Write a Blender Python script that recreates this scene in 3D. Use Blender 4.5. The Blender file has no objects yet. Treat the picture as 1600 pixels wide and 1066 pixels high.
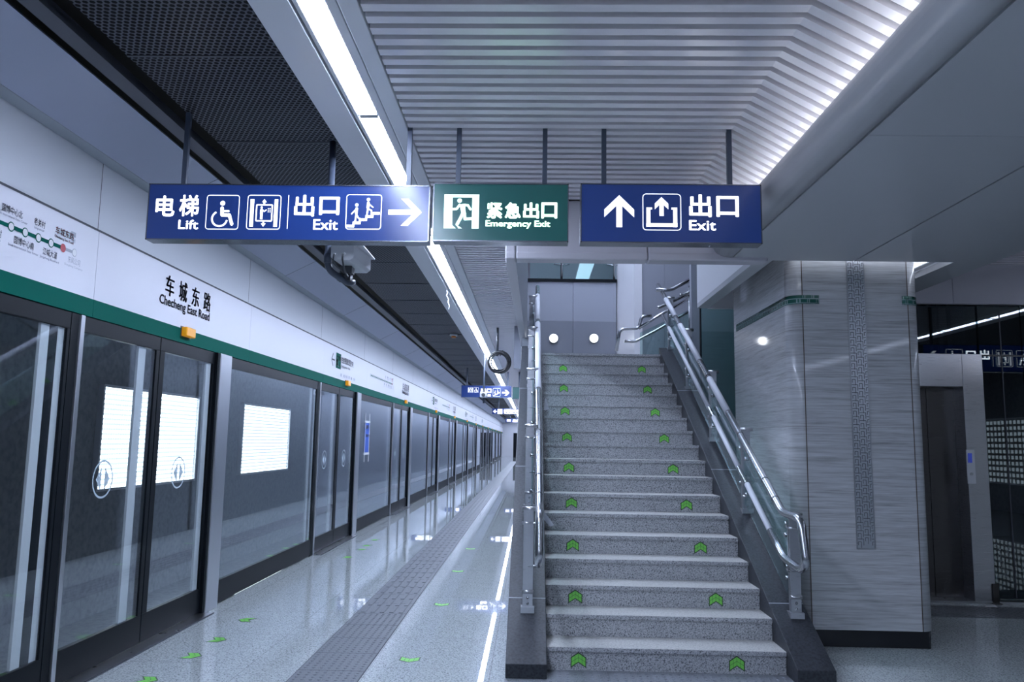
import bpy, bmesh, math, random
from mathutils import Vector, Matrix
random.seed(7)
S = bpy.context.scene
COL = S.collection
PI = math.pi

# ------------------------------------------------------------------ camera
FPX, PITCH, YAW, ROLL, EYE = 1235.33, 0.126136, -0.0262087, 0.016138, 1.5
def cam_axes():
    cy, sy, cp, sp = math.cos(YAW), math.sin(YAW), math.cos(PITCH), math.sin(PITCH)
    f = Vector((sy*cp, cy*cp, sp)); r = Vector((cy, -sy, 0)); u = r.cross(f)
    c, s = math.cos(ROLL), math.sin(ROLL)
    return c*r + s*u, -s*r + c*u, f
CR, CU, CF = cam_axes()
cd = bpy.data.cameras.new('camera'); cam = bpy.data.objects.new('camera', cd); COL.objects.link(cam)
cd.sensor_fit = 'HORIZONTAL'; cd.sensor_width = 36; cd.lens = FPX*36/1600; cd.clip_start = .05; cd.clip_end = 300
cam.matrix_world = Matrix(((CR.x, CU.x, -CF.x, 0), (CR.y, CU.y, -CF.y, 0), (CR.z, CU.z, -CF.z, EYE), (0, 0, 0, 1)))
S.camera = cam
# ------------------------------------------------------------------ world, exposure
W = bpy.data.worlds.new('world'); S.world = W; W.use_nodes = True
W.node_tree.nodes['Background'].inputs[0].default_value = (.62, .74, 1, 1)
W.node_tree.nodes['Background'].inputs[1].default_value = .03
S.view_settings.view_transform = 'Standard'; S.view_settings.look = 'None'
S.view_settings.exposure = 0.0; S.view_settings.gamma = 1.0
S.cycles.max_bounces = 10; S.cycles.transparent_max_bounces = 16; S.cycles.glossy_bounces = 6
S.cycles.caustics_reflective = False; S.cycles.caustics_refractive = False
S.cycles.sample_clamp_indirect = 6.0
LED_STRENGTH = 87.0        # the long strip of light panels
COVE_STRENGTH = 11.0       # tubes hidden behind the curved soffit edge
BOX_STRENGTH = 8.0        # open light boxes beyond the track
LEDC = (.655, .76, 1.0)

# ------------------------------------------------------------------ pixel -> point on a real plane
def ray(px, py): return (px-800)/FPX*CR - (py-533)/FPX*CU + CF
def at(px, py, x=None, y=None, z=None):
    d = ray(px, py)
    t = x/d.x if x is not None else y/d.y if y is not None else (z-EYE)/d.z
    return Vector((d.x*t, d.y*t, EYE+d.z*t))

# ------------------------------------------------------------------ materials
def mat(name, col, rough=.5, metal=0, emit=None, es=0, spec=.5, coat=0, aniso=0):
    m = bpy.data.materials.new(name); m.use_nodes = True
    b = m.node_tree.nodes['Principled BSDF']
    b.inputs['Base Color'].default_value = (*col, 1); b.inputs['Roughness'].default_value = rough
    b.inputs['Metallic'].default_value = metal; b.inputs['Specular IOR Level'].default_value = spec
    b.inputs['Coat Weight'].default_value = coat; b.inputs['Coat Roughness'].default_value = .05
    if emit: b.inputs['Emission Color'].default_value = (*emit, 1); b.inputs['Emission Strength'].default_value = es
    return m
class N:
    """small node helper"""
    def __init__(s, m): s.t = m.node_tree; s.b = s.t.nodes['Principled BSDF']
    def n(s, kind, **kw):
        o = s.t.nodes.new(kind)
        ins = kw.pop('ins', {})
        for k, v in kw.items(): setattr(o, k, v)
        for k, v in ins.items():
            if hasattr(v, 'links') or isinstance(v, bpy.types.NodeSocket): s.t.links.new(v, o.inputs[k])
            else: o.inputs[k].default_value = v
        return o
    def l(s, a, b): s.t.links.new(a, b)
    def coord(s): return s.n('ShaderNodeTexCoord').outputs['Object']
    def mapping(s, scale, v=None): return s.n('ShaderNodeMapping', ins={'Vector': v or s.coord(), 'Scale': scale}).outputs[0]
    def ramp(s, fac, stops):
        r = s.n('ShaderNodeValToRGB', ins={'Fac': fac}); e = r.color_ramp.elements
        while len(e) < len(stops): e.new(.5)
        for i, (p, c) in enumerate(stops): e[i].position = p; e[i].color = (*c, 1)
        return r.outputs[0]
    def math(s, op, a, b=0.0): return s.n('ShaderNodeMath', operation=op, ins={0: a, 1: b}).outputs[0]
    def mix(s, fac, a, b):
        return s.n('ShaderNodeMixRGB', ins={'Fac': fac, 'Color1': a, 'Color2': b}).outputs[0]
    def bump(s, h, strength=.2, dist=.01):
        s.l(s.n('ShaderNodeBump', ins={'Height': h, 'Strength': strength, 'Distance': dist}).outputs[0], s.b.inputs['Normal'])

def granite(name, dark, mid, light, rough, scale=160, joints=None, spec=.5, bumpy=0, coat=0):
    m = mat(name, mid, rough, spec=spec, coat=coat); k = N(m)
    v = k.coord()
    n1 = k.n('ShaderNodeTexNoise', ins={'Vector': k.n('ShaderNodeMapping', ins={'Vector': v, 'Rotation': (.61, .43, .37)}).outputs[0], 'Scale': scale, 'Detail': 2.0}).outputs['Fac']
    n2 = k.n('ShaderNodeTexNoise', ins={'Vector': v, 'Scale': 1.7, 'Detail': 4.0}).outputs['Fac']
    c = k.ramp(n1, [(.34, dark), (.46, mid), (.66, light)])
    c = k.mix(k.math('MULTIPLY', n2, .35), c, (*mid, 1))
    if joints:
        jx, jy, w, ox, oy = joints
        s = k.n('ShaderNodeSeparateXYZ', ins={0: v})
        def line(o, p, off):
            f = k.math('MODULO', k.math('ADD', o, 1000*p+off), p)
            return k.math('LESS_THAN', f, w)
        ln = k.math('MAXIMUM', line(s.outputs[0], jx, ox), line(s.outputs[1], jy, oy))
        c = k.mix(k.math('MULTIPLY', ln, .55), c, (.12, .12, .12, 1))
    k.l(c, k.b.inputs['Base Color'])
    if bumpy: k.bump(n1, bumpy, .002)
    return m
def glass(name, tint, refl=1.0, ior=1.5):
    m = bpy.data.materials.new(name); m.use_nodes = True; t = m.node_tree
    for x in list(t.nodes): t.nodes.remove(x)
    o = t.nodes.new('ShaderNodeOutputMaterial'); a = t.nodes.new('ShaderNodeBsdfTransparent'); g = t.nodes.new('ShaderNodeBsdfGlossy')
    ge = t.nodes.new('ShaderNodeNewGeometry'); dt = t.nodes.new('ShaderNodeVectorMath'); dt.operation = 'DOT_PRODUCT'
    t.links.new(ge.outputs['Normal'], dt.inputs[0]); t.links.new(ge.outputs['Incoming'], dt.inputs[1])
    def mth(op, a, b):
        q = t.nodes.new('ShaderNodeMath'); q.operation = op
        for i, v in enumerate((a, b)):
            if isinstance(v, (int, float)): q.inputs[i].default_value = v
            else: t.links.new(v, q.inputs[i])
        return q.outputs[0]
    r0 = ((ior-1)/(ior+1))**2      # Schlick's reflectance, the same from both sides of the pane
    fr = mth('ADD', mth('MULTIPLY', mth('POWER', mth('SUBTRACT', 1.0, mth('ABSOLUTE', dt.outputs['Value'], 0.0)), 5.0), 1-r0), r0)
    x = t.nodes.new('ShaderNodeMixShader'); mu = t.nodes.new('ShaderNodeMath')
    a.inputs[0].default_value = (*tint, 1); g.inputs['Color'].default_value = (.9, .95, 1, 1); g.inputs['Roughness'].default_value = .004
    mu.operation = 'MULTIPLY'; mu.inputs[1].default_value = refl
    mu.use_clamp = True; t.links.new(fr, mu.inputs[0]); t.links.new(mu.outputs[0], x.inputs[0]); t.links.new(a.outputs[0], x.inputs[1]); t.links.new(g.outputs[0], x.inputs[2]); t.links.new(x.outputs[0], o.inputs[0])
    return m
def steel(name, col=(.56, .57, .6), rough=.28, stretch=(1, 1, 60), amt=.12):
    m = mat(name, col, rough, 1.0); k = N(m)
    n = k.n('ShaderNodeTexNoise', ins={'Vector': k.mapping(stretch), 'Scale': 8.0, 'Detail': 3.0}).outputs['Fac']
    k.l(k.math('ADD', k.math('MULTIPLY', n, amt), rough-amt/2), k.b.inputs['Roughness'])
    return m

M = {}
M['floor'] = granite('floor granite', (.15, .17, .175), (.45, .49, .495), (.60, .64, .645), .018, 95, (.8, .8, .004, .25, .15))
M['step'] = granite('stair riser granite', (.05, .055, .065), (.36, .37, .39), (.58, .59, .61), .42, 120)
M['tread'] = granite('stair tread granite', (.28, .28, .275), (.41, .41, .395), (.50, .50, .485), .65, 90)
M['stringer'] = granite('dark stone', (.02, .022, .027), (.032, .036, .043), (.045, .05, .06), .42, 60, spec=.25)
M['tactile'] = granite('tactile paving grey', (.10, .11, .125), (.15, .162, .185), (.20, .215, .24), .5, 140)
M['tactile_dark'] = granite('tactile paving dark', (.08, .09, .1), (.115, .125, .14), (.15, .16, .175), .5, 140)
M['white'] = mat('white enamel panel', (.86, .86, .91), .32)
M['wall_white'] = mat('pale wall panel', (.62, .64, .69), .4)
M['panel_blue'] = mat('blue grey panel', (.40, .43, .55), .4)
M['ledge'] = mat('grey ledge', (.36, .39, .43), .5)
M['fascia'] = mat('white fascia panel', (.77, .76, .83), .4)
M['green'] = mat('green band', (.002, .115, .085), .6, spec=.04)
M['seam'] = mat('dark seam', (.06, .065, .08), .6)
M['slat'] = mat('white aluminium slat', (.90, .86, .90), .24, 0, spec=.8)
M['backing'] = mat('ceiling backing', (.16, .16, .17), .8)
M['black'] = mat('black paint', (.012, .013, .016), .6)
M['void'] = mat('black void', (.004, .004, .005), .9)
M['rail'] = mat('dark grey rail', (.055, .06, .075), .45)
M['frame'] = mat('black door frame', (.007, .009, .012), .4, spec=.1)
M['soffit'] = mat('grey metal panel', (.50, .51, .54), .3, .1)
M['bulk'] = mat('bulkhead panel', (.60, .58, .63), .4)
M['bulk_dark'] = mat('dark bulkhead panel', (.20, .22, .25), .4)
M['steel'] = steel('brushed steel', amt=.04)
M['steel_post'] = steel('brushed steel post', (.68, .69, .73), .3, amt=.04)
M['steel_dark'] = steel('lift door steel', (.13, .125, .125), .28, amt=.04)
M['sign_case'] = mat('dark steel sign case', (.16, .17, .2), .22, .8)
M['tube'] = mat('polished steel tube', (.47, .48, .51), .24, 1)
M['film'] = mat('white protective film', (.62, .64, .70), .55)
M['strip'] = mat('pale aluminium strip', (.78, .79, .78), .55)
M['glass_door'] = glass('platform door glass', (.93, .955, .97), 1.5)
M['glass_rail'] = glass('balustrade glass', (.80, .90, .88), 1.0)
M['glass_lift'] = glass('lift glass', (.42, .52, .54), 2.6)
M['glass_teal'] = glass('teal glass', (.70, .86, .84), 1.6)
M['led'] = mat('light panel diffuser', (.8, .8, .8), .5, emit=LEDC, es=LED_STRENGTH)
M['led_far'] = mat('far strip diffuser', (.8, .8, .8), .5, emit=LEDC, es=22)
M['led_hall'] = mat('hall diffuser', (.8, .8, .8), .5, emit=LEDC, es=1.3)
M['recess'] = mat('recess light', (.8, .8, .8), .5, emit=(.8, .88, 1), es=9)
M['led_stair_fill'] = mat('stair fill diffuser', (.8, .8, .8), .5, emit=LEDC, es=15)  # glow of the unseen panel added to light the stairs and landing wall
M['cove'] = mat('cove light', (.8, .8, .8), .5, emit=(.86, .91, 1), es=COVE_STRENGTH)
M['disc'] = mat('round lamp glass', (.8, .8, .8), .4, emit=(.9, .94, 1), es=14)
M['plastic_white'] = mat('white plastic', (.75, .76, .8), .4)
M['plastic_dark'] = mat('dark plastic', (.05, .055, .065), .4)
M['rod'] = mat('dark grey rod', (.06, .075, .11), .4)
M['amber'] = mat('amber lens', (.75, .33, .01), .3, emit=(1, .42, .01), es=.25)
M['blue'] = mat('lit blue sign face', (.010, .030, .14), .22, emit=(.013, .034, .155), es=.42)
M['greenface'] = mat('lit green sign face', (.008, .06, .06), .22, emit=(.012, .07, .066), es=.42)
M['lit'] = mat('lit white lettering', (.9, .9, .9), .4, emit=(.90, .92, 1), es=1.25)
M['litgreen'] = mat('lit pale green lettering', (.8, .9, .85), .4, emit=(.66, 1, .78), es=1.0)
M['ink'] = mat('dark lettering', (.02, .026, .06), .5)
M['ink_grey'] = mat('grey lettering', (.12, .13, .22), .5)
M['ink_pale'] = mat('pale grey lettering', (.42, .43, .5), .5)
M['ink_red'] = mat('red lettering', (.5, .04, .06), .5)
M['ink_white'] = mat('white print', (.8, .8, .82), .5)
M['etch'] = mat('pale etched print', (.44, .53, .59), .6)
M['chev'] = mat('green sticker', (.20, .66, .10), .5)
M['chev_edge'] = mat('dark sticker edge', (.03, .06, .03), .5)
M['skirt'] = mat('black skirting', (.012, .014, .018), .25)
M['groove'] = mat('brown joint', (.10, .075, .06), .6)
M['concrete'] = granite('tunnel concrete', (.26, .27, .29), (.32, .33, .35), (.38, .39, .41), .8, 12)
M['walltile'] = mat('grey wall panel', (.36, .38, .44), .3, .15)
M['wallpolish'] = mat('polished grey wall panel', (.25, .265, .31), .12)
M['paper'] = mat('paper', (.7, .7, .72), .7)
M['notice'] = mat('blue notice', (.03, .11, .55), .4)
M['orange'] = mat('orange lens', (.6, .2, .04), .4)

def marble():
    m = mat('grey streaked stone', (.4, .41, .43), .3, coat=.6); k = N(m)
    v = k.coord()
    w = k.n('ShaderNodeTexNoise', ins={'Vector': k.mapping((1.2, 1.2, 30), v), 'Scale': 1.6, 'Detail': 7.0, 'Roughness': .62, 'Distortion': .35}).outputs['Fac']
    f = k.n('ShaderNodeTexNoise', ins={'Vector': k.mapping((3, 3, 110), v), 'Scale': 2.2, 'Detail': 4.0}).outputs['Fac']
    g = k.n('ShaderNodeTexNoise', ins={'Vector': v, 'Scale': 1.1, 'Detail': 2.0}).outputs['Fac']
    c = k.ramp(w, [(.33, (.22, .215, .22)), (.43, (.42, .42, .44)), (.53, (.54, .55, .57)), (.68, (.66, .67, .69))])
    c2 = k.ramp(f, [(.38, (.36, .355, .36)), (.58, (.64, .65, .67))])
    c = k.mix(.38, c, c2); c = k.mix(k.math('MULTIPLY', g, .15), c, (.54, .55, .58, 1))
    k.l(c, k.b.inputs['Base Color']); return m
M['marble'] = marble()
def perforated():
    m = mat('black perforated metal', (.060, .068, .092), .4, .2); k = N(m)
    P_ = .034; v = k.coord()
    s = (P_, P_*math.sqrt(3), 1.0)
    def vm(op, a, b=None):
        o = k.n('ShaderNodeVectorMath', operation=op); k.l(a, o.inputs[0])
        if b is not None: o.inputs[1].default_value = b
        return o
    flat = vm('MULTIPLY', v, (1, 1, 0)).outputs[0]
    base = vm('ADD', flat, (s[0]*2000, s[1]*2000, 0)).outputs[0]
    def cell(off):
        a = vm('ADD', base, off).outputs[0]; q = vm('MODULO', a, s).outputs[0]
        q = vm('SUBTRACT', q, (s[0]/2, s[1]/2, 0)).outputs[0]; q = vm('ABSOLUTE', q).outputs[0]
        d1 = vm('DOT_PRODUCT', q, (.5, math.sqrt(3)/2, 0)).outputs['Value']; d2 = vm('DOT_PRODUCT', q, (1, 0, 0)).outputs['Value']
        return k.math('MAXIMUM', d1, d2)
    d = k.math('MINIMUM', cell((0, 0, 0)), cell((s[0]/2, s[1]/2, 0)))
    hole = k.math('LESS_THAN', d, P_*.36)
    tr = k.n('ShaderNodeBsdfTransparent'); mx = k.n('ShaderNodeMixShader')
    k.l(hole, mx.inputs[0]); k.l(k.b.outputs[0], mx.inputs[1]); k.l(tr.outputs[0], mx.inputs[2])
    out = [n for n in k.t.nodes if n.type == 'OUTPUT_MATERIAL'][0]; k.l(mx.outputs[0], out.inputs[0])
    return m
M['perf'] = perforated()
def ledboard(name, strength, base, pz=.075, py=.07):
    """rows of diodes on a dark backing"""
    m = mat(name, (.5, .5, .5), .5); k = N(m); s = k.n('ShaderNodeSeparateXYZ', ins={0: k.coord()})
    def wave(o, p, w):
        f = k.math('MODULO', k.math('ADD', o, 50*p), p); return k.math('LESS_THAN', f, w)
    r = wave(s.outputs[2], pz, pz*.6); c = wave(s.outputs[1], py, py*.64)
    on = k.math('ADD', k.math('MULTIPLY', k.math('MULTIPLY', r, c), 1-base), base)
    k.b.inputs['Emission Color'].default_value = (.78, .90, 1, 1)
    k.l(k.math('MULTIPLY', on, strength), k.b.inputs['Emission Strength']); return m
M['box'] = ledboard('light box diodes', BOX_STRENGTH, .18)
M['box_dots'] = ledboard('sparse light box diodes', 1.1, .02, .14, .16)
def meander(name, back, line, metal, rough):
    """interlocking right-angle fret"""
    m = mat(name, back, rough, metal); k = N(m)
    v = k.coord(); s = k.n('ShaderNodeSeparateXYZ', ins={0: v})
    u = k.math('ADD', s.outputs[0], s.outputs[1])
    P_ = .05
    a = k.n('ShaderNodeCombineXYZ', ins={0: u, 1: s.outputs[2]}).outputs[0]
    br = k.n('ShaderNodeTexBrick', offset=.5, ins={'Vector': a, 'Scale': 1.0, 'Mortar Size': .0035, 'Brick Width': .07, 'Row Height': .035, 'Color1': (0, 0, 0, 1), 'Color2': (0, 0, 0, 1), 'Mortar': (1, 1, 1, 1)}).outputs[0]
    z2 = k.math('MODULO', k.math('ADD', s.outputs[2], 70.0), .07)
    sh = k.math('MULTIPLY', k.math('LESS_THAN', z2, .035), .035)
    u2 = k.math('MODULO', k.math('ADD', k.math('ADD', u, 70.0175), sh), .07)
    vert = k.math('MULTIPLY', k.math('LESS_THAN', u2, .0045), 1.0)
    ln = k.math('MAXIMUM', br, vert)
    k.l(k.mix(ln, (*back, 1), (*line, 1)), k.b.inputs['Base Color'])
    k.bump(ln, .5, .002); return m
M['steel_plate'] = mat('steel inlay plate', (.78, .80, .84), .3, 1)
M['fretline'] = mat('etched line', (.14, .15, .17), .5)
M['tileband'] = meander('green patterned tile', (.012, .11, .085), (.30, .42, .42), 0.2, .16)

# ------------------------------------------------------------------ mesh builder
class B:
    def __init__(s): s.bm = bmesh.new(); s.mi = 0
    def m(s, i): s.mi = i; return s
    def face(s, vs):
        try: f = s.bm.faces.new(vs); f.material_index = s.mi; return f
        except ValueError: return None
    def poly(s, pts): return s.face([s.bm.verts.new(p) for p in pts])
    def box(s, x0, x1, y0, y1, z0, z1):
        v = [s.bm.verts.new(p) for p in ((x0,y0,z0),(x1,y0,z0),(x1,y1,z0),(x0,y1,z0),(x0,y0,z1),(x1,y0,z1),(x1,y1,z1),(x0,y1,z1))]
        for q in ((0,3,2,1),(4,5,6,7),(0,1,5,4),(1,2,6,5),(2,3,7,6),(3,0,4,7)): s.face([v[i] for i in q])
        return s
    def obox(s, c, ax, ay, az):
        c = Vector(c); ax, ay, az = Vector(ax), Vector(ay), Vector(az)
        v = [s.bm.verts.new(c+a*ax+b*ay+d*az) for d in (-1,1) for a, b in ((-1,-1),(1,-1),(1,1),(-1,1))]
        for q in ((0,3,2,1),(4,5,6,7),(0,1,5,4),(1,2,6,5),(2,3,7,6),(3,0,4,7)): s.face([v[i] for i in q])
        return s
    def prism(s, pts, d):
        """closed outline pts (3-D, planar) extruded by vector d"""
        d = Vector(d); a = [s.bm.verts.new(p) for p in pts]; b = [s.bm.verts.new(Vector(p)+d) for p in pts]; n = len(a)
        s.face(a[::-1]); s.face(b)
        for i in range(n): s.face([a[i], a[(i+1) % n], b[(i+1) % n], b[i]])
        return s
    def tube(s, pts, r, seg=12, fillet=0, cap=True):
        pts = [Vector(p) for p in pts]
        if fillet:
            out = [pts[0]]
            for i in range(1, len(pts)-1):
                a, b, c = pts[i-1], pts[i], pts[i+1]; u = (a-b); v = (c-b)
                f = min(fillet, u.length*.48, v.length*.48); u.normalize(); v.normalize()
                p0, p1 = b+u*f, b+v*f
                for k in range(7):
                    t = k/6; out.append(p0*(1-t)**2 + b*2*t*(1-t) + p1*t*t)
            out.append(pts[-1]); pts = out
        n = len(pts); t0 = (pts[1]-pts[0]).normalized()
        up = Vector((0,0,1)) if abs(t0.z) < .9 else Vector((1,0,0))
        nrm = t0.cross(up).normalized(); rings = []
        for i in range(n):
            t = (pts[min(i+1,n-1)]-pts[max(i-1,0)]).normalized()
            nrm = (nrm - t*nrm.dot(t)).normalized(); bn = t.cross(nrm)
            rings.append([s.bm.verts.new(pts[i]+(nrm*math.cos(2*PI*k/seg)+bn*math.sin(2*PI*k/seg))*r) for k in range(seg)])
        for i in range(n-1):
            for k in range(seg):
                f = s.face([rings[i][k], rings[i][(k+1)%seg], rings[i+1][(k+1)%seg], rings[i+1][k]])
                if f: f.smooth = True
        if cap: s.face(rings[0][::-1]); s.face(rings[-1])
        return s
    def cyl(s, p0, p1, r, seg=16): return s.tube([p0, p1], r, seg)
    def sphere(s, c, r, sq=(1,1,1), u=14, v=8):
        mtx = Matrix.Translation(c) @ Matrix.Diagonal((r*sq[0], r*sq[1], r*sq[2], 1))
        before = set(s.bm.faces)
        bmesh.ops.create_uvsphere(s.bm, u_segments=u, v_segments=v, radius=1, matrix=mtx)
        for f in s.bm.faces:
            if f not in before: f.material_index = s.mi; f.smooth = True
        return s
    def mesh(s, name, origin=(0,0,0)):
        o = Vector(origin)
        if o.length: bmesh.ops.translate(s.bm, verts=s.bm.verts, vec=-o)
        bmesh.ops.recalc_face_normals(s.bm, faces=s.bm.faces)
        me = bpy.data.meshes.new(name); s.bm.to_mesh(me); s.bm.free(); return me
    def build(s, name, mats, parent=None, bevel=0, origin=None, label=None):
        wl = getattr(parent, 'get', lambda *_: None)('_wl') if parent else None
        org = Vector(origin) if origin is not None else (world_loc(parent) if parent else Vector((0,0,0)))
        me = s.mesh(name, org)
        for m_ in (mats if isinstance(mats, (list, tuple)) else [mats]): me.materials.append(M[m_] if isinstance(m_, str) else m_)
        o = bpy.data.objects.new(name, me); COL.objects.link(o)
        if parent: o.parent = parent; o.location = org - world_loc(parent)
        else: o.location = org
        if bevel:
            b = o.modifiers.new('bevel', 'BEVEL'); b.width = bevel; b.segments = 2; b.limit_method = 'ANGLE'
        if label: o['label'] = label
        return o
def world_loc(o):
    v = Vector((0,0,0))
    while o: v += Vector(o.location); o = o.parent
    return v
def tag(o, label, cat, group=None, kind=None):
    o['label'] = label; o['category'] = cat
    if group: o['group'] = group
    if kind: o['kind'] = kind
    return o
def thing(name, label, cat, loc=(0,0,0), group=None, kind=None):
    o = bpy.data.objects.new(name, None); COL.objects.link(o); o.location = loc; o.empty_display_size = .1
    return tag(o, label, cat, group, kind)
def struct(o): o['kind'] = 'structure'; return o
def copy_tree(o, parent=None):
    c = o.copy(); COL.objects.link(c)
    if parent: c.parent = parent
    for ch in list(o.children): copy_tree(ch, c)
    return c
ORD = ['first','second','third','fourth','fifth','sixth','seventh','eighth','ninth','tenth','eleventh','twelfth','thirteenth','fourteenth','fifteenth','sixteenth','seventeenth','eighteenth','nineteenth','twentieth']
TENS = {20:'twenty',30:'thirty',40:'forty',50:'fifty',60:'sixty'}
def ordinal(i):
    if i < 20: return ORD[i]
    n = i+1
    if n % 10 == 0: return TENS[n][:-1]+'ieth'
    return TENS[n//10*10]+'-'+ORD[n % 10-1]

# ------------------------------------------------------------------ lettering
_txt = {}
def glyphs(body, bold=0.0, boldy=None):
    """flat lettering: list of (verts, faces) in em units, thickened by stacking shifted outlines"""
    key = (body, bold, boldy)
    if key in _txt: return _txt[key]
    c = bpy.data.curves.new('lettering', 'FONT'); c.body = body; c.resolution_u = 3
    o = bpy.data.objects.new('lettering', c); COL.objects.link(o)
    bpy.context.view_layer.update()
    me = bpy.data.meshes.new_from_object(o.evaluated_get(bpy.context.evaluated_depsgraph_get()))
    vs = [(v.co.x, v.co.y) for v in me.vertices]; fs = [tuple(p.vertices) for p in me.polygons]
    bpy.data.objects.remove(o); bpy.data.curves.remove(c); bpy.data.meshes.remove(me)
    by = bold if boldy is None else boldy
    offs = [(0,0)] if not bold else [(math.cos(a)*bold, math.sin(a)*by) for a in [2*PI*i/8 for i in range(8)]]
    V, F = [], []
    for dx, dy in offs:
        n = len(V); V += [(x+dx, y+dy) for x, y in vs]; F += [tuple(i+n for i in f) for f in fs]
    x0 = min(v[0] for v in V); x1 = max(v[0] for v in V); y0 = min(v[1] for v in V); y1 = max(v[1] for v in V)
    _txt[key] = (V, F, (x0, x1, y0, y1)); return _txt[key]
def put_text(b, body, fit, to3, bold=0.0, boldy=None):
    """fit = (u0,u1,v0,v1) box the lettering fills; to3 maps (u,v) to a point"""
    V, F, (x0,x1,y0,y1) = glyphs(body, bold, boldy); u0,u1,v0,v1 = fit
    vs = [b.bm.verts.new(to3(u0+(x-x0)/(x1-x0)*(u1-u0), v0+(y-y0)/(y1-y0)*(v1-v0))) for x, y in V]
    for f in F: b.face([vs[i] for i in f])
class Flat:
    """flat graphics drawn in (u,v) on a face"""
    def __init__(s, b, to3): s.b, s.t = b, to3
    def poly(s, pts): s.b.poly([s.t(*p) for p in pts]); return s
    def rect(s, u0, u1, v0, v1): return s.poly([(u0,v0),(u1,v0),(u1,v1),(u0,v1)])
    def disc(s, u, v, r, n=18): return s.poly([(u+r*math.cos(2*PI*i/n), v+r*math.sin(2*PI*i/n)) for i in range(n)])
    def ring(s, u, v, r0, r1, a0=0, a1=360, n=28):
        for i in range(n):
            p = [math.radians(a0+(a1-a0)*(i+j)/n) for j in (0,1)]
            s.poly([(u+r0*math.cos(p[0]), v+r0*math.sin(p[0])), (u+r1*math.cos(p[0]), v+r1*math.sin(p[0])), (u+r1*math.cos(p[1]), v+r1*math.sin(p[1])), (u+r0*math.cos(p[1]), v+r0*math.sin(p[1]))])
        return s
    def line(s, pts, w, cap=True):
        for (a, b) in zip(pts, pts[1:]):
            dx, dy = b[0]-a[0], b[1]-a[1]; l = math.hypot(dx, dy); nx, ny = -dy/l*w/2, dx/l*w/2
            s.poly([(a[0]+nx,a[1]+ny),(a[0]-nx,a[1]-ny),(b[0]-nx,b[1]-ny),(b[0]+nx,b[1]+ny)])
        if cap:
            for p in pts: s.disc(p[0], p[1], w/2, 10)
        return s
    def rframe(s, u0, u1, v0, v1, r, w):
        def loop(q, rr):
            o = []
            for cx, cy, a in ((u1-r, v1-r, 0), (u0+r, v1-r, 90), (u0+r, v0+r, 180), (u1-r, v0+r, 270)):
                for i in range(6): t = math.radians(a+i*18); o.append((cx+rr*math.cos(t), cy+rr*math.sin(t)))
            return o
        A, C = loop(0, r), loop(0, r-w); n = len(A)
        for i in range(n): s.poly([A[i], A[(i+1)%n], C[(i+1)%n], C[i]])
        return s

# ================================================================== SETTING
PX = -2.80                      # face of the platform doors
Z_SLAT, Z_SOF = 3.37, 2.93
Y_END = 78.0
# floor
b = B(); b.box(-2.95, 12, -9, Y_END, -.12, 0); struct(b.build('floor', 'floor'))
# trackside: bed and far tunnel wall
b = B(); b.box(-6.7, -3.0, -9, Y_END, -1.3, -1.15); struct(b.build('floor_track', 'concrete'))
b = B(); b.box(-6.9, -6.45, -9, Y_END, -1.3, 4.4); struct(b.build('wall_tunnel', 'concrete'))
b = B(); b.box(-2.98, -2.95, -9, Y_END, -1.3, 0); struct(b.build('wall_platform_edge', 'concrete'))
b = B(); b.box(-6.9, -.3, -9, Y_END, 4.4, 4.55); b.box(-.3, 12, -9, 6.15, 4.4, 4.55); b.box(1.9, 12, 6.15, 10.4, 4.4, 4.55); b.box(4.2, 12, 10.4, 20, 4.4, 4.55); struct(b.build('ceiling_slab', 'void'))
b = B(); b.box(-7, 12, -9.2, -9, -1.3, 4.4); struct(b.build('wall_rear', 'walltile'))
# end wall with dark doorway
b = B(); b.box(-2.95, .3, Y_END, Y_END+.15, 0, 4.4); struct(b.build('wall_end', 'white'))
b = B(); b.box(-1.75, -.65, Y_END-.05, Y_END, 0, 2.3); struct(b.build('door_1', 'frame'))

# upper wall above the platform doors: lower band, proud bulkhead with soffit
b = B()
b.box(-3.0, -2.83, -9, Y_END, 2.806, 3.267)
b.m(3); b.box(-2.83, -2.727, -9, Y_END, 3.262, 3.2675); b.m(2); b.prism([(-2.96,-9,3.2676),(-2.727,-9,3.2676),(-2.40,-9,3.435),(-2.42,-9,3.46),(-2.96,-9,3.46)], (0, Y_END+9, 0))
b.m(1)
for k in range(-2, 22):
    y = 4.93+2.75*k
    b.box(-2.832, -2.8295, y, y+.006, 2.81, 3.267); b.prism([(-2.7265,y+.8,3.266),(-2.3995,y+.8,3.434),(-2.3995,y+.805,3.434),(-2.7265,y+.805,3.266)], (-.001, 0, .002))
struct(b.build('wall_left', ['wall_white', 'seam', 'panel_blue', 'ledge']))
b = B(); b.box(-3.0, -2.80, -9, Y_END, 2.795, 2.81); struct(b.build('trim_1', 'seam'))
# black gap, dark rail, perforated ceiling
b = B(); b.box(-2.335, -2.235, -9, Y_END, 3.43, 3.45); b.box(-2.335, -2.32, -9, Y_END, 3.45, 3.56); struct(b.build('trim_2', 'rail'))
b = B(); b.box(-2.96, -1.2, -9, Y_END, 3.80, 3.82); struct(b.build('ceiling_void', 'void'))
b = B(); b.poly([(-2.14,-9,3.47),(-1.24,-9,3.47),(-1.24,Y_END,3.47),(-2.14,Y_END,3.47)])
b.m(1)
for k in range(-8, 60): b.box(-2.14, -1.24, 3.86+1.2*k, 3.875+1.2*k, 3.465, 3.471)
struct(b.build('ceiling_perforated', ['perf', 'rail']))
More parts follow.
